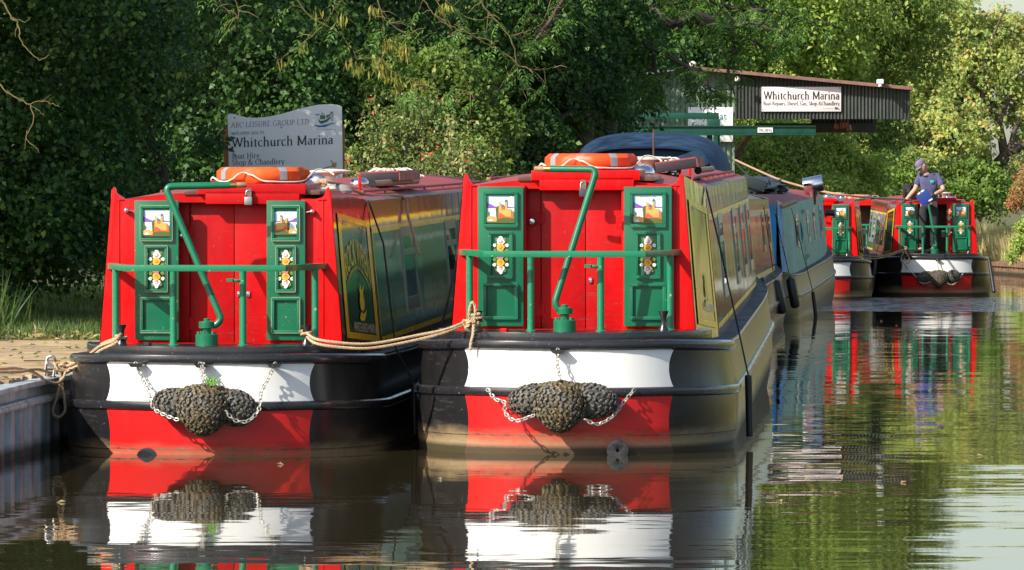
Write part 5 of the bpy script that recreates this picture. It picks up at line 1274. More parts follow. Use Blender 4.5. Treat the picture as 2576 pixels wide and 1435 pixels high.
# crane
YC = 112.0; crane = empty("jib_crane", loc=(px(1797, 0, YC).x, YC, .4)); tag(crane, "green steel jib crane whose beam is marked SWL 500 Kg", "crane"); iv = Matrix.Translation(-crane.location)
m = MB(); m.beam(px(1785, 283, YC), Vector((px(1785, 0, YC).x, YC, .3)), .11, .10); m.beam(px(1803, 300, YC + .3), Vector((px(1803, 0, YC).x, YC + .3, .3)), .13, .12); m.xform(iv).build("post", craneg, crane, bevel=.01)
m = MB(); 
for dz, w_, h_ in ((0, .03, .15), (.085, .12, .02), (-.085, .12, .02)): m.beam(px(1480, 329, YC - .2) + Vector((0, 0, dz)), px(2052, 329, YC - .2) + Vector((0, 0, dz)), h_ if 0 else (w_ if 0 else w_), h_)
m.xform(iv).build("beam", craneg, crane, bevel=.004)
m = MB(); m.beam(px(1600, 292, YC), px(1808, 292, YC), .12, .12); m.beam(px(1796, 300, YC - .1), px(1796, 320, YC - .1), .2, .1); m.xform(iv).build("head_beam", craneg, crane, bevel=.006)
pl = MB().box(tuple(iv @ (px(1925, 327.5, YC - .235))), (.30, .012, .105)).build("load_plate", whitep, crane)
m = MB(); vs, fs, w_ = sans("SWL 500 Kg"); m.add([iv @ px(1909 + v[0] * 32 / w_, 331.5 - v[1] * 11, YC - .25) for v in vs], fs, 0, False); m.build("plate_lettering", ink, pl)
# hut roof glimpsed left of the canopy
m = MB(); m.box(tuple(px(1425, 395, 100)), (.9, 2.0, .9), 0); m.box(tuple(px(1425, 362, 99.9)), (1.2, 2.2, .06), 1); o = m.build("timber_hut", [simple_c("pale_timber_wall", (.16, .11, .06)), simple_c("pale_felt_roof", (.25, .19, .13))]); tag(o, "low timber hut glimpsed left of the navy canopy", "hut")
# ---------------------------------------------------------------- leaves
def unit(a): return a / np.maximum(1e-9, np.linalg.norm(a, axis=1, keepdims=True))
def leaves_mesh(name, P, D, Nn, L, Wd, rnd, mat, parent=None, fold=.25):
    n = len(P); S_ = unit(np.cross(D, Nn)); Nn = unit(np.cross(S_, D))
    L = np.broadcast_to(L, (n,))[:, None]; Wd = np.broadcast_to(Wd, (n,))[:, None]
    V = np.empty((n, 4, 3)); V[:, 0] = P; V[:, 1] = P + D * L * .45 + S_ * Wd * .5 + Nn * Wd * fold
    V[:, 2] = P + D * L - Nn * L * .12; V[:, 3] = P + D * L * .45 - S_ * Wd * .5 + Nn * Wd * fold
    me = bpy.data.meshes.new(name); me.vertices.add(4 * n); me.vertices.foreach_set("co", V.astype(np.float32).ravel())
    me.loops.add(4 * n); me.loops.foreach_set("vertex_index", np.arange(4 * n, dtype=np.int32))
    me.polygons.add(n); me.polygons.foreach_set("loop_start", np.arange(0, 4 * n, 4, dtype=np.int32))
    try: me.polygons.foreach_set("loop_total", np.full(n, 4, dtype=np.int32))
    except Exception: pass
    at = me.attributes.new("rnd", 'FLOAT', 'POINT'); at.data.foreach_set("value", np.repeat(rnd, 4).astype(np.float32))
    me.update(calc_edges=True); me.materials.append(mat)
    o = bpy.data.objects.new(name, me); COL.objects.link(o)
    if parent is not None: o.parent = parent
    return o
def cluster_pts(blobs, per_m2, cr, flat=.55, inner=.45):
    """cluster centres over the shells of ellipsoids; blobs: (cx,cy,cz,rx,ry,rz)"""
    C = []; O = []
    for (cx, cy, cz, rx, ry, rz_) in blobs:
        area = 4 * math.pi * ((rx * ry) ** 1.6 / 3 + (rx * rz_) ** 1.6 / 3 + (ry * rz_) ** 1.6 / 3) ** (1 / 1.6)
        n = max(4, int(area * per_m2)); d = unit(rng.normal(size=(n, 3))); r = inner + (1 - inner) * rng.random(n) ** .5
        r = r * (1 + .16 * np.sin(d[:, 0] * 7 + cx) * np.sin(d[:, 2] * 8 + cz) + .10 * rng.normal(size=n))
        C.append(np.array([cx, cy, cz]) + d * r[:, None] * np.array([rx, ry, rz_])); O.append(unit(d / np.array([rx, ry, rz_])))
    return np.concatenate(C), np.concatenate(O)
def foliage(blobs, per_m2, cr, nleaf, leaf, mat, parent, name="crown", ratio=.55, keep=None, inner=.45, base=(0, 0, 0), palette=0.0, photo=1.0):
    C, O = cluster_pts(blobs, per_m2, cr, inner=inner)
    if keep is not None: k = keep(C); C, O = C[k], O[k]
    n = len(C); m = n * nleaf
    c = np.repeat(C, nleaf, 0); o = np.repeat(O, nleaf, 0)
    u = rng.normal(size=(m, 3)); u = unit(u) * (rng.random(m) ** .45)[:, None]
    ax = unit(o * .7 + np.array([0, 0, .5])); u = u - ax * (np.sum(u * ax, 1) * .5)[:, None]      # flattened sprays
    P = c + u * cr * np.repeat(rng.uniform(.6, 1.3, n), nleaf)[:, None]; P[:, 2] -= (np.sum(u[:, :2] ** 2, 1)) * cr * .25
    Nn = unit(ax * .55 + rng.normal(size=(m, 3)) * .5 + np.array([-.30, -.32, .40]) * photo)
    D = unit(u * np.array([1, 1, .4]) + rng.normal(size=(m, 3)) * .5 + np.array([0, 0, -.35]))
    rr = np.clip(np.repeat(rng.random(n), nleaf) * .28 + rng.random(m) * .74 + palette, 0, 1)
    Ls = leaf * rng.uniform(.5, 1.5, m); base = np.array(base)
    return leaves_mesh(name, P - base, D, Nn, Ls, Ls * ratio, rr, mat, parent), C
def limbs(mb, root, C, n, r0, lift=.35, sub=2, rs=.0):
    root = Vector(root)
    idx = rng.permutation(len(C))[:n]
    for i in idx:
        t = Vector(C[i]); L = (t - root).length; mid = root.lerp(t, .5) + Vector((random.gauss(0, .06), random.gauss(0, .06), random.uniform(.02, lift * .5))) * L * .5
        q = root.lerp(t, .25) + Vector((random.gauss(0, .03) * L, random.gauss(0, .03) * L, lift * L * .10))
        path = smooth_path([root, q, mid, t], 4); k = len(path)
        mb.tube(path, [max(.006, r0 * (1 - j / (k - 1)) ** 1.1) for j in range(k)], 5)
def tree(name, label, cat, base, blobs, per_m2, cr, nleaf, leaf, mat, trunk_h, r0, group=None, bark=None, nl=60, ratio=.55, keep=None, inner=.45, palette=0.0, crownname="crown", nlr=.35):
    base = Vector(base); o = empty(name, loc=base); tag(o, label, cat, group)
    cr_, C = foliage(blobs, per_m2, cr, nleaf, leaf, mat, o, crownname, ratio, keep, inner, tuple(base), palette)
    mb = MB(); top = Vector((base.x + random.uniform(-.1, .1) * trunk_h, base.y, base.z + trunk_h))
    p = smooth_path([base - Vector((0, 0, .3)), base.lerp(top, .4) + Vector((random.uniform(-.05, .05) * trunk_h, 0, 0)), top], 5); k = len(p)
    mb.tube(p, [r0 * (1.15 - .45 * j / (k - 1)) for j in range(k)], 9)
    bc = [Vector(b[:3]) for b in blobs]; idx = rng.permutation(len(C))[:nl]
    for i in idx:
        t = Vector(C[i]); q = min(bc, key=lambda c: (c - t).length); q = q + (top - q) * .12
        pth = smooth_path([q, q.lerp(t, .55) + Vector((random.gauss(0, .05), 0, random.uniform(0, .08))), t], 3); mb.tube(pth, [max(.005, r0 * .16 * (1 - j / (len(pth) - 1))) for j in range(len(pth))], 4)
    for b in blobs[:8]:
        c0 = Vector(b[:3]); mb.tube(smooth_path([top, top.lerp(c0, .5) + Vector((0, 0, .1)), c0], 4), [r0 * .28 * (1 - .08 * j) for j in range(9)], 7)
    mb.v = [(v[0] - base.x, v[1] - base.y, v[2] - base.z) for v in mb.v]
    mb.build("trunk", bark or barkm, o); return o
G0 = .5
# left bank shrubs and trees, nearest first
def B(x, y, Y, rx, ry, rz_):                         # blob centred at photo pixel (x, y) at distance Y, radii in metres
    c = px(x, y, Y); return (c.x, c.y, c.z, rx, ry, rz_)
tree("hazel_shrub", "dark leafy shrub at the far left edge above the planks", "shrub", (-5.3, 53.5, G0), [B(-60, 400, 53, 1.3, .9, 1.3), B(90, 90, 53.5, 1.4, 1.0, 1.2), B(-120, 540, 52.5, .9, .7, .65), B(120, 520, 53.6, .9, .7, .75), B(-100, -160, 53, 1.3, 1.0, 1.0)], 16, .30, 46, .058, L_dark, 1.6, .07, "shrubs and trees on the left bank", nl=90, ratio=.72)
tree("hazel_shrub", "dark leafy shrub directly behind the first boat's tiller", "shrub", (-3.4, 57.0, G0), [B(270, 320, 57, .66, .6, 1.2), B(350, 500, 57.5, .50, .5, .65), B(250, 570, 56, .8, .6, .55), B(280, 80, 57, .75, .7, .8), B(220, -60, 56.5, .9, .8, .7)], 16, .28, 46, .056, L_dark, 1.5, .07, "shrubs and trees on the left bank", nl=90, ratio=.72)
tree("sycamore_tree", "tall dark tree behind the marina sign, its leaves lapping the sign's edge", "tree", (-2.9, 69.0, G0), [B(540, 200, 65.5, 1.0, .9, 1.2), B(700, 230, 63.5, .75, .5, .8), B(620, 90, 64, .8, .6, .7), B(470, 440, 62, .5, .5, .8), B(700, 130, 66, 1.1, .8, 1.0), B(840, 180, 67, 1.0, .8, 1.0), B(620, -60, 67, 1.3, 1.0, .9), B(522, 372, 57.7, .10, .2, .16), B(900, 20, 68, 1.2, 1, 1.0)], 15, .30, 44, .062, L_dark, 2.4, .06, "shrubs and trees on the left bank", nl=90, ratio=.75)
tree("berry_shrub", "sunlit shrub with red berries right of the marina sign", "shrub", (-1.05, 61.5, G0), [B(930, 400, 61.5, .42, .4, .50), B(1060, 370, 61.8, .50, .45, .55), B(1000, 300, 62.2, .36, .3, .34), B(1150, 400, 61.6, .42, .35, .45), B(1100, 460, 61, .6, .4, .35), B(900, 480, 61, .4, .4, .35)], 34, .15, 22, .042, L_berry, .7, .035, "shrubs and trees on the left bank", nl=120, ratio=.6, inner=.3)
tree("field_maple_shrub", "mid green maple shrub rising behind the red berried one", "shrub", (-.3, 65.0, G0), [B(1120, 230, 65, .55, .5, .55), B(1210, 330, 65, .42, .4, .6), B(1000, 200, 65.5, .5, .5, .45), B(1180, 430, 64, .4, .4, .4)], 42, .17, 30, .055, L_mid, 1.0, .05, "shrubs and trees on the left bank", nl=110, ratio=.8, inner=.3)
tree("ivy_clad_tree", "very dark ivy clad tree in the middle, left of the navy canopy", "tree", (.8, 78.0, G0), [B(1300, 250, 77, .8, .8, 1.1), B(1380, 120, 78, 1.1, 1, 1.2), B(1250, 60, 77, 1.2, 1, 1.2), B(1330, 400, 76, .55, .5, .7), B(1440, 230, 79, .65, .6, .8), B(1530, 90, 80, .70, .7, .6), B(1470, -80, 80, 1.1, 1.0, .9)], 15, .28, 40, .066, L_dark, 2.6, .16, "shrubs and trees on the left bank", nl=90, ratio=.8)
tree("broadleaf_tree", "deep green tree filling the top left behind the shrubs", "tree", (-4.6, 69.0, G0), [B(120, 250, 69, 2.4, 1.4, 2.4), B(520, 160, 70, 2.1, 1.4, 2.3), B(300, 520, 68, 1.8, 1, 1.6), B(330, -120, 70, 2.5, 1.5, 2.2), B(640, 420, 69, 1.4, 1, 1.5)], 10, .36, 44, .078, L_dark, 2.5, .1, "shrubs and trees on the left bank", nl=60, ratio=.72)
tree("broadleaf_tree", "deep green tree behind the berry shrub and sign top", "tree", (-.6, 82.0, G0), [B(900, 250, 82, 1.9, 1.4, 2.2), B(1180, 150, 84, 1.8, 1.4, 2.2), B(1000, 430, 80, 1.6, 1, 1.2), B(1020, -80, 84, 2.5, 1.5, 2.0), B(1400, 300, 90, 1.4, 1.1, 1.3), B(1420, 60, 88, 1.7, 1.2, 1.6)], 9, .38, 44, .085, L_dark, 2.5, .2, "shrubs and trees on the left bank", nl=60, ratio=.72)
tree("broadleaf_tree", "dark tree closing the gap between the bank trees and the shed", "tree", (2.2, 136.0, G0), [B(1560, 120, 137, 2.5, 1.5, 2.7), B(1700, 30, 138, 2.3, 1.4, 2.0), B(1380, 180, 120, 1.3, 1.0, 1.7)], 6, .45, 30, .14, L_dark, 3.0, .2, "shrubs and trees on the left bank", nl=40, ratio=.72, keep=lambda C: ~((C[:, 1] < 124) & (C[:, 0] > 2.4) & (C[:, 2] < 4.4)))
# ash tree whose branches hang into the top of the picture
ash = empty("ash_tree", loc=(1.3, 86.0, G0)); tag(ash, "ash tree whose feathery branches hang across the top before the shed", "tree", "shrubs and trees on the left bank")
ab = Vector((1.3, 86.0, G0)); mb = MB()
mb.tube(smooth_path([ab, ab + Vector((.1, -.3, 2.5)), ab + Vector((0, -1, 5.4)), ab + Vector((.3, -2, 8))], 5), [.24, .23, .22, .21, .2, .2, .19, .19, .18, .17, .16, .15, .14, .13, .12, .1], 10)
fr_P = []; fr_D = []
def branch(pts, Y, r, fr=10, drop=.5, twigs=5):
    P = [px(x, y, Y + dy) for x, y, dy in pts]; path = smooth_path(P, 6); k = len(path)
    mb.tube([ab + Vector((.2, -1.4, 6.5)), (ab + Vector((.2, -1.4, 6.5))).lerp(path[0], .5) + Vector((0, 0, .3)), path[0]] if pts[0][1] < 0 else [path[0], path[0] + Vector((0, .02, .02))], r * .9, 6)
    mb.tube([q for q in path], [max(.006, r * (1 - .85 * j / (k - 1))) for j in range(k)], 6)
    for i in range(fr):
        t = random.uniform(.12, 1); q = path[min(k - 1, int(t * (k - 1)))]; a = random.uniform(0, 6.28)
        e = q + Vector((math.cos(a) * random.uniform(.1, .45), math.sin(a) * .5, random.uniform(-.25, .28)))
        mb.tube([q, q.lerp(e, .5) + Vector((0, 0, .04)), e], [.008, .006, .004], 4)
        for k_ in range(random.randint(3, 6)):
            s_ = q.lerp(e, random.uniform(.3, 1.0)); b_ = random.uniform(0, 6.28)
            fr_P.append(tuple(s_)); fr_D.append((math.cos(b_), math.sin(b_), random.uniform(-.9, .2)))
for pts, Y, r, n_ in ((((1330, -80, 4), (1440, 10, 2), (1520, 70, 0), (1640, 120, 0), (1760, 190, 0), (1790, 240, 0)), 80, .09, 34), (((1500, -100, 3), (1600, -20, 1), (1680, 60, 0), (1760, 40, 0), (1850, 90, 0), (1905, 110, 0), (1935, 135, 0)), 82, .10, 28),
                     (((1640, 110, 0), (1650, 180, 0), (1670, 240, 0)), 80, .04, 14), (((1760, 60, 0), (1830, 70, 0), (1900, 60, 0), (1990, 100, 0)), 82, .06, 34), (((1520, 70, 0), (1500, 150, 0), (1540, 230, 0), (1570, 260, 0)), 80, .04, 20),
                     (((1850, 110, 0), (1830, 190, 0), (1845, 230, 0), (1850, 250, 0)), 82, .03, 9), (((1760, 190, 0), (1745, 215, 0), (1735, 235, 0)), 80, .03, 6), (((1450, -60, 0), (1380, 60, 0), (1300, 160, 0), (1240, 250, 0)), 76, .05, 22),
                     (((1690, -60, 2), (1760, -20, 0), (1840, 20, 0), (1950, 30, 0), (2040, 60, 0)), 84, .06, 40), (((1600, -60, 0), (1660, 10, 0), (1780, -10, 0), (1900, -30, 0)), 84, .06, 34), (((1400, 60, 0), (1440, 160, 0), (1420, 260, 0), (1460, 330, 0)), 78, .04, 26)):
    branch(pts, Y, r, n_)
for v in range(len(mb.v)): mb.v[v] = tuple(Vector(mb.v[v]) - ab)
mb.build("trunk", barkm, ash)
def fronds(P, D, nleaf, L, leafL, ratio, mat, parent, name, base, jit=.12):
    P = np.array(P); D = unit(np.array(D)); n = len(P)
    side = unit(np.cross(D, np.array([0, 0, 1.0]) + rng.normal(size=(n, 3)) * .2)); Pn = unit(np.cross(side, D))
    out = []; dd = []; nn = []; rr = []; Ls = L * rng.uniform(.7, 1.2, n)
    for i in range(nleaf):
        t = (i // 2 + 1) / (nleaf // 2 + 1); sg = 1 if i % 2 else -1
        if i == nleaf - 1: t, sg = 1.0, 0
        q = P + D * (Ls * t)[:, None] - np.array([0, 0, 1.0]) * (Ls * t * t * .35)[:, None]
        out.append(q); dd.append(unit(side * sg * 1.0 + D * .55 + np.array([0, 0, -.35]) + rng.normal(size=(n, 3)) * jit)); nn.append(unit(Pn + rng.normal(size=(n, 3)) * .25)); rr.append(rng.random(n))
    P2 = np.concatenate(out) - np.array(base); m = len(P2); l_ = leafL * rng.uniform(.8, 1.15, m)
    return leaves_mesh(name, P2, np.concatenate(dd), np.concatenate(nn), l_, l_ * ratio, np.concatenate(rr), mat, parent, .1)
fronds(fr_P, fr_D, 11, .26, .085, .30, L_ash, ash, "crown", tuple(ab))
# second, nearer ash: mossy bare twigs, key bunches (top left and top middle)
a2b = Vector((-6.4, 47.0, G0)); ash2 = empty("ash_tree", loc=a2b); tag(ash2, "ash tree out of view, its yellow lichened twigs dangling into the top left corner", "tree", "shrubs and trees on the left bank")
mb = MB(); mb.tube(smooth_path([a2b - a2b, Vector((.1, 0, 2.5)), Vector((.0, .3, 5.5)), Vector((.6, .4, 8))], 5), [.22] * 8 + [.18] * 8, 10)
mbt = mb
tw = [([(0, 0, 0), (12, 10, 0), (30, 45, 0), (45, 60, 0), (50, 100, 0), (75, 130, 0), (100, 150, 0), (125, 138, 0)], .016), ([(45, 60, 0), (38, 85, 0), (40, 95, 0)], .008), ([(30, 45, 0), (60, 55, 0), (70, 50, 0)], .009),
      ([(-20, 180, 0), (10, 225, 0), (50, 250, 0), (75, 262, 0), (100, 255, 0), (130, 262, 0), (150, 270, 0)], .013), ([(75, 262, 0), (85, 300, 0), (68, 350, 0), (90, 370, 0), (98, 385, 0)], .010), ([(75, 262, 0), (105, 285, 0), (110, 290, 0)], .007), ([(98, 256, 0), (130, 240, 0)], .006), ([(68, 330, 0), (62, 380, 0)], .006)]
for p, r in tw:
    P = [px(x, y, 45.5) - a2b for x, y, _ in p]; path = smooth_path(P, 5); k = len(path); mb = MB(); mb.tube([q + Vector((random.gauss(0, .004), 0, random.gauss(0, .004))) for q in path], [r * .50 * (1 - .6 * j / (k - 1)) for j in range(k)], 6, 1); mb.build('twig', [barkm, lichen], ash2)
mb = mbt
P = [px(x, y, Y) - a2b for x, y, Y in ((-200, -160, 46.5), (-60, -60, 46), (0, 0, 45.5))]; mb.tube(smooth_path([Vector((0, .3, 5.5))] + P, 6), .03, 6, 1)
P = [px(x, y, Y) - a2b for x, y, Y in ((-200, 100, 46.5), (-20, 180, 45.5))]; mb.tube(smooth_path([Vector((0, 0, 3.5))] + P, 6), .022, 6, 1)
mb.build("trunk", [barkm, lichen], ash2)
foliage([(-7.6, 46, 8.6, 2.0, 2.2, 1.6), (-6.2, 50, 9.2, 1.8, 2.0, 1.4)], 5, .4, 22, .12, L_ash, ash2, "crown", .4, base=tuple(a2b))
# top middle hanging twigs of the sign-side ash
a3b = Vector((-1.6, 68.5, G0)); ash3 = empty("ash_tree", loc=a3b); tag(ash3, "ash tree with drooping yellow key bunches above the berry shrub", "tree", "shrubs and trees on the left bank")
mb = MB(); mb.tube(smooth_path([Vector((0, 0, 0)), Vector((.2, 0, 2.5)), Vector((.0, -.6, 5.0)), Vector((.4, -1, 7))], 5), [.16] * 8 + [.12] * 8, 9)
kP = []; kD = []; fP = []; fD = []; mb.build('trunk', [barkm, lichen], ash3)
tw = [([(930, -60), (960, 30), (965, 90), (962, 150), (966, 200)], .016, 1), ([(960, 40), (1010, 80), (1060, 100)], .010, 0), ([(1180, -60), (1220, 20), (1280, 90), (1300, 160), (1310, 210), (1325, 250)], .016, 0), ([(1300, 165), (1350, 175), (1400, 170)], .009, 0), ([(1040, -40), (1080, 20), (1120, 60), (1190, 85), (1240, 70)], .013, 0),
      ([(1070, -40), (1130, 60), (1140, 130), (1170, 200), (1185, 245)], .012, 0), ([(1140, 60), (1200, 95), (1260, 130)], .009, 0), ([(700, -60), (780, 40), (860, 90), (900, 150)], .014, 1), ([(560, -60), (600, 20), (590, 50)], .01, 0), ([(960, 150), (1000, 190), (1060, 210), (1110, 230)], .010, 1), ([(1400, -40), (1360, 60), (1290, 90)], .012, 0), ([(860, -60), (830, 40), (760, 110), (700, 150)], .012, 1), ([(520, -40), (580, 40), (600, 80)], .01, 0), ([(1110, -50), (1130, 10), (1190, 50), (1230, 40)], .012, 0)]
for p, r, lf in tw:
    Yb = random.uniform(57.5, 59.5); mb = MB()
    P = [px(x, y, Yb) for x, y in p]; path = smooth_path(P, 6); k = len(path)
    mb.tube([q - a3b + Vector((random.gauss(0, .006), 0, random.gauss(0, .006))) for q in path], [r * .50 * (1 - .6 * j / (k - 1)) for j in range(k)], 6, 1)
    for _ in range(7):
        q = random.choice(path); e = q + Vector((random.uniform(-.22, .22), random.uniform(-.1, .1), random.uniform(-.2, .08))); mb.tube([q - a3b, q.lerp(e, .5) - a3b + Vector((0, 0, .02)), e - a3b], [.006, .005, .003], 4, 1)
        if lf or random.random() < .3:
            for _ in range(3): fP.append(tuple(e)); b_ = random.uniform(0, 6.28); fD.append((math.cos(b_), math.sin(b_) * .5, -.5))
    mb.build('twig', [barkm, lichen], ash3)
for (x, y) in ((955, 150), (965, 175), (985, 190), (1000, 205), (1012, 112), (975, 100), (985, 120), (1020, 130), (900, 165), (880, 150), (1060, 205), (945, 20), (800, 25), (860, 40), (1120, 15), (760, 115), (715, 150)):
    q = px(x, y, 58.3); kP = []; kD = []
    for _ in range(26 if x > 890 else 10):
        kP.append((q.x + random.gauss(0, .035), q.y + random.gauss(0, .04), q.z + random.gauss(0, .025))); kD.append((random.gauss(0, .18), random.gauss(0, .18), -1))
    kP = np.array(kP); m_ = len(kP); leaves_mesh("key_bunch", kP - np.array(a3b), unit(np.array(kD)), unit(rng.normal(size=(m_, 3)) + np.array([0, -1.0, 0])), .10 * rng.uniform(.7, 1.2, m_), .020, rng.random(m_), L_keys, ash3, .1)
fronds(fP, fD, 11, .20, .065, .28, L_ash, ash3, "crown", tuple(a3b))
# pale vine in the berry shrub, sunlight painted into its leaf colour
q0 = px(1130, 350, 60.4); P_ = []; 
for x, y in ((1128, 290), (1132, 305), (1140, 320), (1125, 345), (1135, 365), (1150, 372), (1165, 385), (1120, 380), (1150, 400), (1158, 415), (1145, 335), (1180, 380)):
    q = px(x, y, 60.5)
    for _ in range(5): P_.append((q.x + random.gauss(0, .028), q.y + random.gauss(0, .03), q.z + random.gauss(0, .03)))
P_ = np.array(P_); m_ = len(P_); vn = empty("vine", loc=q0); tag(vn, "pale vine down the front of the berry shrub, sunlight painted into its leaves", "vine")
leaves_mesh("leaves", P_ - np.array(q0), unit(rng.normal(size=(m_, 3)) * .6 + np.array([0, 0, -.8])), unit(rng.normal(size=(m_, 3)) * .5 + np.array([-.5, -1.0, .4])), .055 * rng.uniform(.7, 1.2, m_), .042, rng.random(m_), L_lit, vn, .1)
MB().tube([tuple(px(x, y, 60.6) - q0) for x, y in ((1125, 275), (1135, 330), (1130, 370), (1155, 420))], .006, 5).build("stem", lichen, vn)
# shade trees standing left of the view
tree("oak_tree", "big oak standing beside the towpath left of the view and shading the bank", "tree", (-13.5, 40, 1.0), [(-12.8, 46.5, 10.8, 2.6, 3.6, 2.4), (-14.5, 43.5, 11.5, 2.4, 3.0, 2.2), (-15.5, 49, 9.5, 2.4, 3.5, 2.2)], 1.5, .85, 30, .25, L_dark, 7, .4, nl=30, ratio=.7)
tree("oak_tree", "second big oak farther up the towpath left of the view", "tree", (-13, 74, 1.0), [(-12, 72, 13.5, 3.4, 4.5, 3.0), (-13.5, 66, 12.0, 3.0, 4.0, 2.8), (-11.5, 78, 12.5, 3.4, 4.5, 3.2), (-13.4, 58.8, 12.6, 2.6, 3.2, 2.4)], 1.7, .95, 32, .25, L_dark, 7, .4, nl=30, ratio=.7)
# trees beyond the shed, right half
FAR = "trees beyond the boats"
tree("ash_tree", "fresh green tree rising above the left part of the shed roof", "tree", (6.2, 146, .8), [B(1760, 150, 146, 2.4, 2, 2.2), B(1900, 40, 146, 2.2, 1.8, 2.0), B(2030, 90, 147, 2.0, 1.8, 2.0), B(1640, 30, 146, 2.0, 1.8, 2.0), B(1900, 330, 145, 1.6, 1.5, 1.5)], 7.5, .42, 34, .13, L_far, 3.5, .22, FAR, nl=70, ratio=.55, inner=.35)
tree("ash_tree", "taller green tree between the shed and the golden tree", "tree", (9.6, 150, .8), [B(2150, 30, 151, 2.0, 1.8, 2.2), B(2240, 60, 152, 1.7, 1.5, 1.6), B(2215, 345, 148.6, .75, .6, .55), B(2090, 170, 149, 1.1, 1.2, 1.1)], 7.5, .42, 34, .13, L_mid, 3.5, .22, FAR, nl=70, ratio=.55, inner=.35, palette=.1)
tree("willow_tree", "leafy green tree under the shed canopy behind the teal boat", "tree", (7.8, 141, .8), [B(1950, 380, 141, 1.3, 1.1, 1.0), B(2060, 400, 142, 1.2, 1.1, 1.1), B(1880, 430, 140, 1.0, 1.0, .8), B(2000, 470, 140, 1.6, 1.0, .6), B(2140, 450, 143, 1.1, 1.0, .8)], 14, .32, 32, .105, L_far, 1.6, .12, FAR, nl=80, ratio=.55, inner=.3)
tree("hedge_tree", "darker hedge tree behind the man and his boat", "tree", (11.4, 148, .8), [B(2240, 450, 147, 1.1, 1.0, .8), B(2360, 470, 148, 1.1, 1.0, .7), B(2330, 500, 146, 1.6, 1.0, .6), B(2200, 490, 146, 1.4, 1, .7), B(2440, 470, 148, 1.1, 1.0, .8)], 13, .32, 32, .11, L_mid, 1.4, .12, FAR, nl=80, ratio=.6, inner=.3, palette=-.05)
tree("poplar_tree", "tall green tree farther back whose top rises over the shed", "tree", (11.0, 228, .8), [(7.5, 228, 13.0, 5.6, 3, 4.2), (10.0, 229, 11.4, 3.8, 3, 3.4), (2.5, 228, 13.6, 5.0, 3, 4.2), (10.0, 227, 7.2, 6.2, 3, 4.0)], 3, .55, 34, .17, L_mid, 4.5, .3, FAR, nl=60, ratio=.55, inner=.35, palette=.1)
# the golden tree, with its dark forked trunk showing
gb = Vector(px(2505, 560, 205)); gb.z = .8; gt_ = empty("sycamore_tree", loc=gb); tag(gt_, "golden green tree with dark forked trunk at the right edge", "tree", FAR)
gbl = [tuple(q[:3]) + tuple(r * 1.36 for r in q[3:]) for q in [B(2330, 280, 205, 1.7, 1.5, 1.7), B(2430, 180, 206, 1.8, 1.5, 1.5), B(2340, 130, 207, 1.6, 1.4, 1.3), B(2450, 80, 207, 1.2, 1.2, .8), B(2555, 190, 206, .9, 1.0, .8), B(2260, 330, 204, 1.2, 1.1, 1.1), B(2600, 300, 206, .7, 1, .8), B(2400, 350, 203, 1.1, 1.0, .9), B(2540, 70, 207, .6, .8, .45), B(2260, 210, 205, .9, .9, .8), B(2580, 420, 204, .5, .6, .35), B(2380, 30, 206, .9, .9, .5), B(2180, 300, 203, 1.2, 1.1, 1.1), B(2090, 380, 202, 1.0, 1.0, .9), B(2200, 420, 201, 1.2, 1, .9), B(2300, 440, 201, 1.2, 1, .7), B(2150, 210, 204, .8, .8, .6), B(2215, 360, 204, .9, .8, .7)]]
_, C = foliage(gbl, 5.0, .36, 28, .15, L_gold, gt_, "crown", .7, inner=.3, base=tuple(gb), palette=.0)
mb = MB()
def lb(pts, r0, r1, Y=205):
    r0 *= 1.36; r1 *= 1.36
    P = [px(x, y, Y) - gb for x, y in pts]; path = smooth_path(P, 6); k = len(path); mb.tube(path, [r0 + (r1 - r0) * j / (k - 1) for j in range(k)], 8)
lb(((2475, 560), (2478, 500), (2490, 440), (2500, 425)), .30, .24); lb(((2492, 440), (2455, 400), (2430, 350), (2410, 260), (2390, 180)), .20, .07); lb(((2500, 430), (2520, 405), (2535, 385), (2560, 372), (2600, 360)), .20, .10)
lb(((2528, 395), (2522, 360), (2515, 300), (2540, 240), (2560, 180)), .14, .05); lb(((2492, 430), (2482, 390), (2470, 350), (2450, 320), (2440, 240), (2460, 120)), .13, .04); lb(((2515, 320), (2490, 270), (2480, 200)), .08, .03)
lb(((2535, 385), (2545, 360), (2552, 330), (2570, 300)), .10, .05); lb(((2560, 372), (2575, 390), (2600, 395)), .07, .03); lb(((2520, 420), (2545, 418), (2560, 430), (2580, 425)), .07, .03); lb(((2475, 180), (2500, 90), (2530, 20)), .06, .02)
limbs(mb, tuple(px(2450, 300, 205)), C, 70, .06); nv = len(mb.v)
# limbs() works in world space: shift only its vertices
cut = nv - 70 * (3 * 4 + 1) * 5
mb.v = mb.v[:cut] + [(v[0] - gb.x, v[1] - gb.y, v[2] - gb.z) for v in mb.v[cut:]]
mb.build("trunk", barkm, gt_)
# low far woods behind everything, soft mass on the far skyline
C_, O_ = cluster_pts([(18 + i * 7 - 60 * 0, 330 + 12 * math.sin(i), 1.5, 5, 3, 2.6 + 1.2 * math.sin(i * 2.1)) for i in range(-12, 8)], .5, 1)
m_ = len(C_) * 14; Pp = np.repeat(C_, 14, 0) + rng.normal(size=(m_, 3)) * .8
fw = leaves_mesh("far_woods", Pp, unit(rng.normal(size=(m_, 3))), unit(rng.normal(size=(m_, 3)) + np.array([0, -1, .6])), .55, .4, rng.random(m_), L_mid); tag(fw, "low distant tree line beyond the field", "woods", kind="stuff")
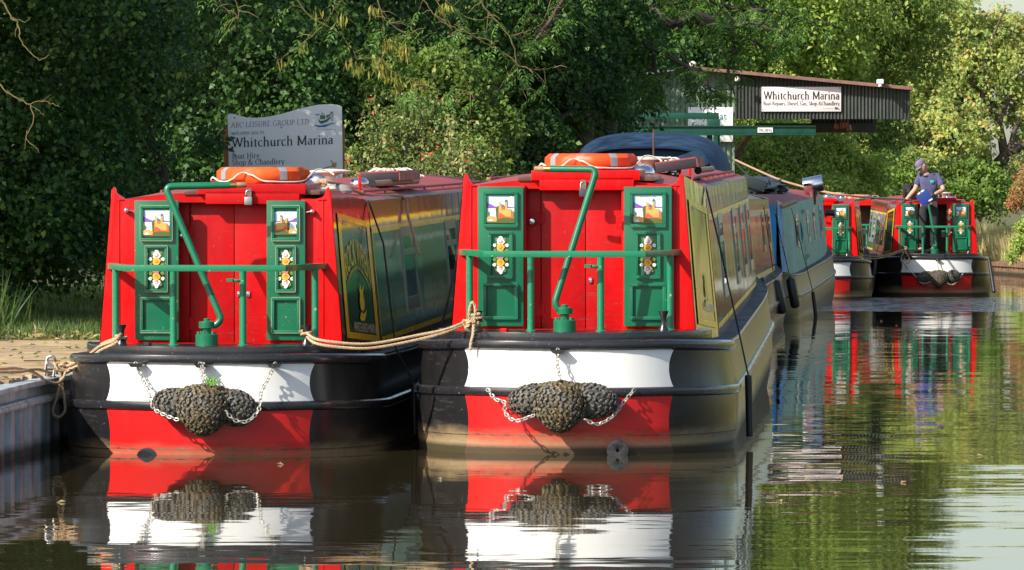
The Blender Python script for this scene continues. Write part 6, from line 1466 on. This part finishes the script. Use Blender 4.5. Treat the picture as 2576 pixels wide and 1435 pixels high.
# right bank: hawthorn, bramble, trees out of view that the gloss paint mirrors
RB = "bushes on the right bank"
tree("hawthorn_bush", "bush with reddish leaves at the right edge above the bank", "bush", (12.7, 137, .6), [B(2580, 485, 136, .34, .5, .34), B(2610, 440, 136, .5, .5, .4), B(2556, 508, 135.5, .20, .3, .16)], 42, .18, 24, .06, L_haw, .6, .05, RB, nl=70, ratio=.6, inner=.3)
tree("bramble_bush", "bright green bramble sprawling to the water at the right bank", "bush", (12.3, 135, .5), [B(2560, 615, 134, .16, .2, .22), B(2580, 575, 134.5, .22, .2, .26), B(2545, 645, 133.6, .12, .15, .08)], 60, .14, 24, .065, L_far, .3, .03, RB, nl=60, ratio=.75, inner=.3, palette=.15)
for i, (x, y_, s_) in enumerate(((17.5, 60, 1.0), (18.5, 76, 1.3), (17.8, 94, 1.1), (18.8, 112, 1.4))):
    tree("willow_bush", ["sunlit bush on the right bank nearest the camera, out of view", "tall sunlit bush second along the right bank, out of view", "low sunlit bush third along the right bank, out of view", "broad sunlit bush on the right bank level with the far boats"][i], "bush", (x, y_, .7),
         [(x, y_, 2.2 * s_, 1.6 * s_, 4.5 * s_, 1.5 * s_), (x + 1.5, y_ + 5, 2.6 * s_, 1.6, 3.5, 1.8), (x + .6, y_ - 4, 1.6, 1.2, 2.5, 1.2)], 2.6, .6, 22, .20, L_gold if i % 2 else L_far, .8, .08, RB, nl=24)
# grass: blades as one mass per bank
def blades(name, label, pts, h, mat, w=.012, lean=.35):
    pts = np.array(pts); n = len(pts); a = rng.uniform(0, 2 * math.pi, n); D = unit(np.stack([np.cos(a) * lean * rng.random(n), np.sin(a) * lean * rng.random(n), np.ones(n)], 1))
    Nn = unit(np.stack([rng.normal(size=n) * .6, -np.ones(n), rng.normal(size=n) * .3 + .4], 1)); L = h * rng.uniform(.4, 1.25, n)
    o = leaves_mesh(name, pts, D, Nn, L, w * rng.uniform(.7, 1.4, n), rng.random(n), mat, None, .1); tag(o, label, "grass", kind="stuff"); return o
def scatter(n, y0, y1, edge, d0, d1, sgn, z):
    y = rng.uniform(y0, y1, n); d = d0 + (d1 - d0) * rng.random(n); x = np.array([curve(edge, t) for t in y]) + sgn * d; zz = z + (np.clip(d - 2.3, 0, 9) * .13 if sgn < 0 else np.clip(d - .6, 0, 5) * .30) 
    return np.stack([x, y, zz], 1)
P = scatter(60000, 46.8, 62, LEFT, .05, 4.0, -1, .44)
blades("grass", "short green grass behind the plank wharf", P, .15, L_grass, .012, .8)
P = scatter(60000, 118, 154, RIGHT, .05, 6.5, 1, .30); P2 = scatter(5000, 40, 120, RIGHT, .1, 6, 1, .30)
blades("grass", "tall dry golden grass on the right bank", np.concatenate([P]), .62, L_dry, .028, .5)
blades("reeds", "sunlit reeds along the near right bank", P2, 1.1, L_dry, .10, .4)
x_ = rng.uniform(7, 14, 9000); P = np.stack([x_, 154.4 + rng.random(9000) * 3, np.full(9000, .4)], 1)
blades("grass", "tall grass closing the end of the visible canal", P, .75, L_dry, .03, .5)
# fallen leaves and brash at the grass edge
m_ = 700; P = scatter(m_, 46.6, 48.3, LEFT, .1, 3.2, -1, .49); P[:, 2] = .495 + rng.random(m_) * .05
lt_ = leaves_mesh("leaf_litter", P, unit(rng.normal(size=(m_, 3)) * np.array([1, 1, .25])), unit(rng.normal(size=(m_, 3)) * .4 + np.array([0, 0, 1])), .09, .03, rng.random(m_), L_dry); tag(lt_, "brown brash and dead leaves at the edge of the planks", "leaf litter", kind="stuff")
m_ = 160; P = scatter(m_, 34.5, 46.5, LEFT, .1, 2.5, -1, .49); P[:, 2] = .495
lt_ = leaves_mesh("fallen_leaves", P, unit(rng.normal(size=(m_, 3)) * np.array([1, 1, .1])), unit(rng.normal(size=(m_, 3)) * .2 + np.array([0, 0, 1])), .06, .035, rng.random(m_), L_mid); tag(lt_, "scattered fallen leaves on the wharf planks", "leaves", kind="stuff")
# leaves and specks floating on the canal
m_ = 60; y_ = 30 + 62 * rng.random(m_) ** 1.6; x_ = np.where(rng.random(m_) < .5, rng.uniform(-2.6, 1.6, m_) * .9 - .3, y_ * rng.uniform(.045, .092, m_)); k_ = (y_ < 35.3) | (x_ > 1.9 + (y_ - 36) * .075)
P = np.stack([x_, y_, np.full(m_, .006)], 1)[k_]; m_ = len(P)
lt_ = leaves_mesh("floating_leaves", P, unit(rng.normal(size=(m_, 3)) * np.array([1, 1, .02])), unit(rng.normal(size=(m_, 3)) * .08 + np.array([0, 0, 1])), .05, .03, rng.random(m_), L_dry); tag(lt_, "specks and small leaves floating on the canal", "leaves", kind="stuff")
# bracket of reeds leaning over at the left edge
m_ = 220; x_ = rng.normal(-4.75, .18, m_); y_ = rng.uniform(49, 50.5, m_)
rd = leaves_mesh("sedge_clump", np.stack([x_, y_, np.full(m_, .5)], 1) - np.array([-4.6, 49.8, .5]), unit(np.stack([rng.normal(.25, .35, m_), rng.normal(0, .2, m_), np.full(m_, 1.0)], 1)), unit(rng.normal(size=(m_, 3)) + np.array([0, -1.5, 0])), rng.uniform(.2, .6, m_), .014, rng.random(m_), L_grass); rd.location = (-4.6, 49.8, .5); tag(rd, "tall sedge clump at the left edge behind the planks", "plant")

# ---------------------------------------------------------------- the man on the far boat
def skinned(nodes, edges, name, root=0, sub=2):
    me = bpy.data.meshes.new(name); me.from_pydata([n[0] for n in nodes], edges, []); ob = bpy.data.objects.new(name, me); COL.objects.link(ob)
    ob.modifiers.new("s", 'SKIN'); sk = me.skin_vertices[0].data if me.skin_vertices else None
    if sk is None:
        bm = bmesh.new(); bm.from_mesh(me); bm.verts.layers.skin.verify(); bm.to_mesh(me); bm.free(); sk = me.skin_vertices[0].data
    for i, n in enumerate(nodes):
        r = n[1]; sk[i].radius = r if isinstance(r, tuple) else (r, r); sk[i].use_root = (i == root)
    ob.modifiers[0].use_smooth_shade = True
    m = ob.modifiers.new("u", 'SUBSURF'); m.levels = sub; m.render_levels = sub
    dg = bpy.context.evaluated_depsgraph_get(); dg.update(); out = bpy.data.meshes.new_from_object(ob.evaluated_get(dg)); bpy.data.objects.remove(ob); return out
def mesh_obj(name, me, mat, parent): 
    me.materials.clear(); me.materials.append(mat)
    for p in me.polygons: p.use_smooth = True
    o = bpy.data.objects.new(name, me); COL.objects.link(o); o.parent = parent; return o
DK = .785                                            # counter deck level in the boat's frame
man = empty("person", M4 @ T((-.13, .62, DK)) @ Matrix.Scale(1.05, 4)); tag(man, "man in a purple cap, navy polo shirt and black trousers standing on the far stern", "person")
# local frame: x right, y away from the camera, z up; he faces left and looks down at his hand
hipL, hipR = Vector((-.085, .03, .84)), Vector((.095, -.02, .84))
kneL, kneR = Vector((-.095, .0, .45)), Vector((.10, -.04, .45)); ankL, ankR = Vector((-.10, .05, .085)), Vector((.11, .02, .085))
pel, wai, che, nek, hed = Vector((.0, .0, .90)), Vector((.01, -.005, 1.06)), Vector((-.015, -.03, 1.26)), Vector((-.055, -.05, 1.405)), Vector((-.095, -.06, 1.475))
shL, shR = Vector((-.155, .03, 1.355)), Vector((.165, -.03, 1.355)); elL, elR = Vector((-.235, -.02, 1.13)), Vector((.265, -.14, 1.12)); wrL, wrR = Vector((-.415, -.06, .925)), Vector((.09, -.26, 1.045))
haL, haR = Vector((-.47, -.07, .90)), Vector((.035, -.27, 1.03))
nodes = [(pel, (.125, .10)), (wai, (.115, .095)), (che, (.14, .105)), (nek, (.055, .058)), (hed, (.05, .055)),
         (hipL, .082), (kneL, .058), (ankL, .040), (hipR, .082), (kneR, .058), (ankR, .040),
         (shL, .055), (elL, .048), (wrL, .031), (shR, .055), (elR, .048), (wrR, .031), (ankL + Vector((-.10, -.05, -.05)), .035), (ankR + Vector((-.10, -.06, -.05)), .035), (elL.lerp(wrL, .35), .045), (elR.lerp(wrR, .35), .045)]
edges = [(0, 1), (1, 2), (2, 3), (3, 4), (0, 5), (5, 6), (6, 7), (0, 8), (8, 9), (9, 10), (2, 11), (11, 12), (12, 19), (19, 13), (2, 14), (14, 15), (15, 20), (20, 16), (7, 17), (10, 18)]
body = skinned(nodes, edges, "body")
# head: shaped ellipsoid with brow, nose, chin, ears, joined into the body surface
HM = Matrix.Translation((-.118, -.075, 1.535)) @ Matrix.Rotation(R(-36), 4, 'Y') @ Matrix.Rotation(R(-62), 4, 'Z')   # local -y is the face
bm = bmesh.new(); bmesh.ops.create_uvsphere(bm, u_segments=32, v_segments=24, radius=1)
for v in bm.verts:
    x, y, z = v.co; w_ = .074 * (1 - .22 * max(0, -z) ** 1.5); d_ = .098
    nx, ny, nz = x * w_, y * d_, z * .118
    if y < 0:
        ny += .010 * math.exp(-((z + .85) / .2) ** 2 - (x / .4) ** 2) * -1.4          # chin
        ny += -.024 * math.exp(-((z + .16) / .17) ** 2 - (x / .16) ** 2)               # nose
        ny += -.007 * math.exp(-((z - .22) / .09) ** 2 - (x / .5) ** 2)                # brow
        for sx in (-.36, .36): ny += .010 * math.exp(-((z - .08) / .10) ** 2 - ((x - sx) / .15) ** 2)   # eye sockets
        ny += -.006 * math.exp(-((z + .50) / .06) ** 2 - (x / .28) ** 2) + .004 * math.exp(-((z + .56) / .03) ** 2 - (x / .25) ** 2)
    v.co = (nx, ny, nz)
for sx in (-1, 1):
    r_ = bmesh.ops.create_uvsphere(bm, u_segments=10, v_segments=8, radius=1)
    for v in r_['verts']: v.co = Vector((v.co.x * .010 + sx * .076, v.co.y * .019 + .008, v.co.z * .032 + .0))
bmesh.ops.transform(bm, matrix=HM, verts=bm.verts)
bm.from_mesh(body); jm = bpy.data.meshes.new("body"); bm.to_mesh(jm); bm.free()
tmp = bpy.data.objects.new("body", jm); COL.objects.link(tmp); rm = tmp.modifiers.new("r", 'REMESH'); rm.mode = 'VOXEL'; rm.voxel_size = .0085
sm_ = tmp.modifiers.new("k", 'SMOOTH'); sm_.factor = .4; sm_.iterations = 2
dg = bpy.context.evaluated_depsgraph_get(); dg.update(); fin = bpy.data.meshes.new_from_object(tmp.evaluated_get(dg)); bpy.data.objects.remove(tmp)
mesh_obj("body", fin, skin, man)
# clothing
tr = skinned([(pel + Vector((0, 0, .03)), (.142, .118)), (pel + Vector((0, 0, -.03)), (.135, .112)), (hipL, .100), (kneL, .083), (kneL.lerp(ankL, .55), .080), (ankL + Vector((0, 0, .0)), .074), (hipR, .100), (kneR, .083), (kneR.lerp(ankR, .55), .080), (ankR, .074)],
             [(0, 1), (1, 2), (2, 3), (3, 4), (4, 5), (1, 6), (6, 7), (7, 8), (8, 9)], "trousers"); 
for v in tr.vertices:
    n_ = mn.noise(Vector(v.co) * 9 + Vector((0, 0, v.co.z * 12))); v.co += Vector(v.normal) * n_ * (.014 if v.co.z < .3 else .007)
mesh_obj("trousers", tr, trous, man)
st = skinned([(pel + Vector((0, 0, -.05)), (.165, .140)), (pel + Vector((0, 0, .06)), (.158, .134)), (wai, (.160, .134)), (che, (.182, .144)), (nek + Vector((.01, .01, -.045)), (.082, .078)), (shL, .080), (shL.lerp(elL, .40), .072), (shL.lerp(elL, .78), .070), (shR, .080), (shR.lerp(elR, .40), .072), (shR.lerp(elR, .78), .072)],
             [(0, 1), (1, 2), (2, 3), (3, 4), (3, 5), (5, 6), (6, 7), (3, 8), (8, 9), (9, 10)], "shirt")
for v in st.vertices:
    n_ = mn.noise(Vector(v.co) * 8 + Vector((0, v.co.z * 9, 0))); v.co += Vector(v.normal) * n_ * .009
mesh_obj("shirt", st, shirt, man)
mb = MB(); nb = nek + Vector((.0, .0, -.015))
mb.tube([nb + Vector((math.cos(a) * .066, math.sin(a) * .066, .006 + (.02 if math.sin(a) > 0 else -.035 * abs(math.sin(a))))) for a in [i * math.pi / 8 for i in range(17)]], .013, 8); mb.build("collar", simple_c("dark_navy_collar", (.02, .022, .05)), man)
q = Vector((.055, -.149, 1.27)); mb = MB().box(tuple(q), (.060, .010, .036), 0, Matrix.Rotation(.1, 3, 'Z'), bev=.003); mb.box(tuple(q + Vector((0, -.002, -.028))), (.055, .008, .006)); mb.build("badge", simple_c("turquoise_badge", (.05, .50, .52)), man)
# cap
mb = MB(); CM = HM
mb.lathe([(.088, .030), (.093, .045), (.092, .075), (.080, .105), (.052, .128), (.02, .138), (0, .139)], n=24); mb.v = [(v[0] * .92, v[1] * 1.13, v[2]) for v in mb.v]
def brim(u, w):
    a = math.pi * (.12 + .76 * u) ; r0 = .090; x = -math.cos(a) * r0 * .92; y = -math.sin(a) * r0 * 1.12 - w * .075 * math.sin(a) ** .8
    return (x * (1 - .1 * w), y, .034 - .028 * w - .012 * (math.cos(a)) ** 2)
mb.grid(brim, 14, 3); mb.grid(lambda u, w: tuple(Vector(brim(u, w)) + Vector((0, 0, .004))), 14, 3)
mb.xform(CM).build("cap", capm, man)
mb = MB(); mb.lathe([(.083, -.02), (.086, .0), (.088, .035)], n=24, a0=R(10), a1=R(170)); mb.v = [(v[0] * .93, v[1] * 1.12, v[2]) for v in mb.v]; mb.xform(HM).build("hair", hairm, man)
mb = MB()
for sx in (-1, 1): mb.tube([(sx * .030 + .022 * math.cos(a), -.098, .010 + .015 * math.sin(a)) for a in [i * .7 for i in range(10)]], .0022, 5); mb.tube([(sx * .052, -.092, .012), (sx * .078, .0, .012)], .002, 5)
mb.xform(HM).build("glasses", simple_c("black_spectacles", (.02, .02, .02)), man)
def glove(h, wr, dirv, nrm, mat2, name="glove"):
    d = dirv.normalized(); n_ = nrm.normalized(); s_ = d.cross(n_).normalized()
    mb = MB(); me_nodes = [(wr, .034), (wr.lerp(h, .5), .037), (h, (.042, .024))]; ed = [(0, 1), (1, 2)]
    for i, (o_, L) in enumerate(((-.032, .068), (-.011, .078), (.010, .074), (.030, .060))):
        a = h + s_ * o_ + d * .02; b_ = a + d * L * .5 - n_ * .006; c_ = b_ + d * L * .38 - n_ * .024; k = len(me_nodes); me_nodes += [(a, .0125), (b_, .0115), (c_, .0095)]; ed += [(2, k), (k, k + 1), (k + 1, k + 2)]
    k = len(me_nodes); t0 = wr.lerp(h, .7) - s_ * .036; me_nodes += [(t0, .014), (t0 + d * .035 - s_ * .022 - n_ * .01, .012), (t0 + d * .06 - s_ * .022 - n_ * .022, .010)]; ed += [(1, k), (k, k + 1), (k + 1, k + 2)]
    return mesh_obj(name, skinned(me_nodes, ed, name, 0, 1), mat2, man)
glove(haL, wrL, Vector((-.9, -.1, -.25)), Vector((-.2, -.25, 1)), glovem); glove(haR, wrR, Vector((-.95, -.15, -.18)), Vector((.1, -1, .15)), glovem)
mb = MB()
for a_ in (ankL, ankR):
    for j in range(1): mb.tube([a_ + Vector((.05, .02, -.05)), a_ + Vector((-.02, -.01, -.045)), a_ + Vector((-.11, -.05, -.055)), a_ + Vector((-.165, -.075, -.06))], [.036, .045, .040, .026], 12)
for i, v in enumerate(mb.v): mb.v[i] = (v[0], v[1], max(.002, v[2]))
mb.build("shoes", simple_c("black_shoe_leather", (.02, .018, .018)), man, angle=60)
# clipboard folder held in his right-hand glove
fo = empty("folder", man.matrix_world @ T((-.085, -.285, .985))); tag(fo, "blue folder held open against the man's gloved hand", "folder")
RM = Matrix.Rotation(R(-33), 3, 'Y')
mb = MB().box((0, 0, 0), (.235, .012, .225), 0, RM, bev=.002); mb.build("cover", foldm, fo)
for c_, d_ in (((-.045, -.008, .115), (.05, .008, .028)), ((.03, -.008, .118), (.06, .008, .028)), ((.065, -.010, -.092), (.075, .004, .028))): MB().box(tuple(RM @ Vector(c_)), d_, 0, RM).build("paper_tab", paper, fo)
bpy.context.view_layer.update()
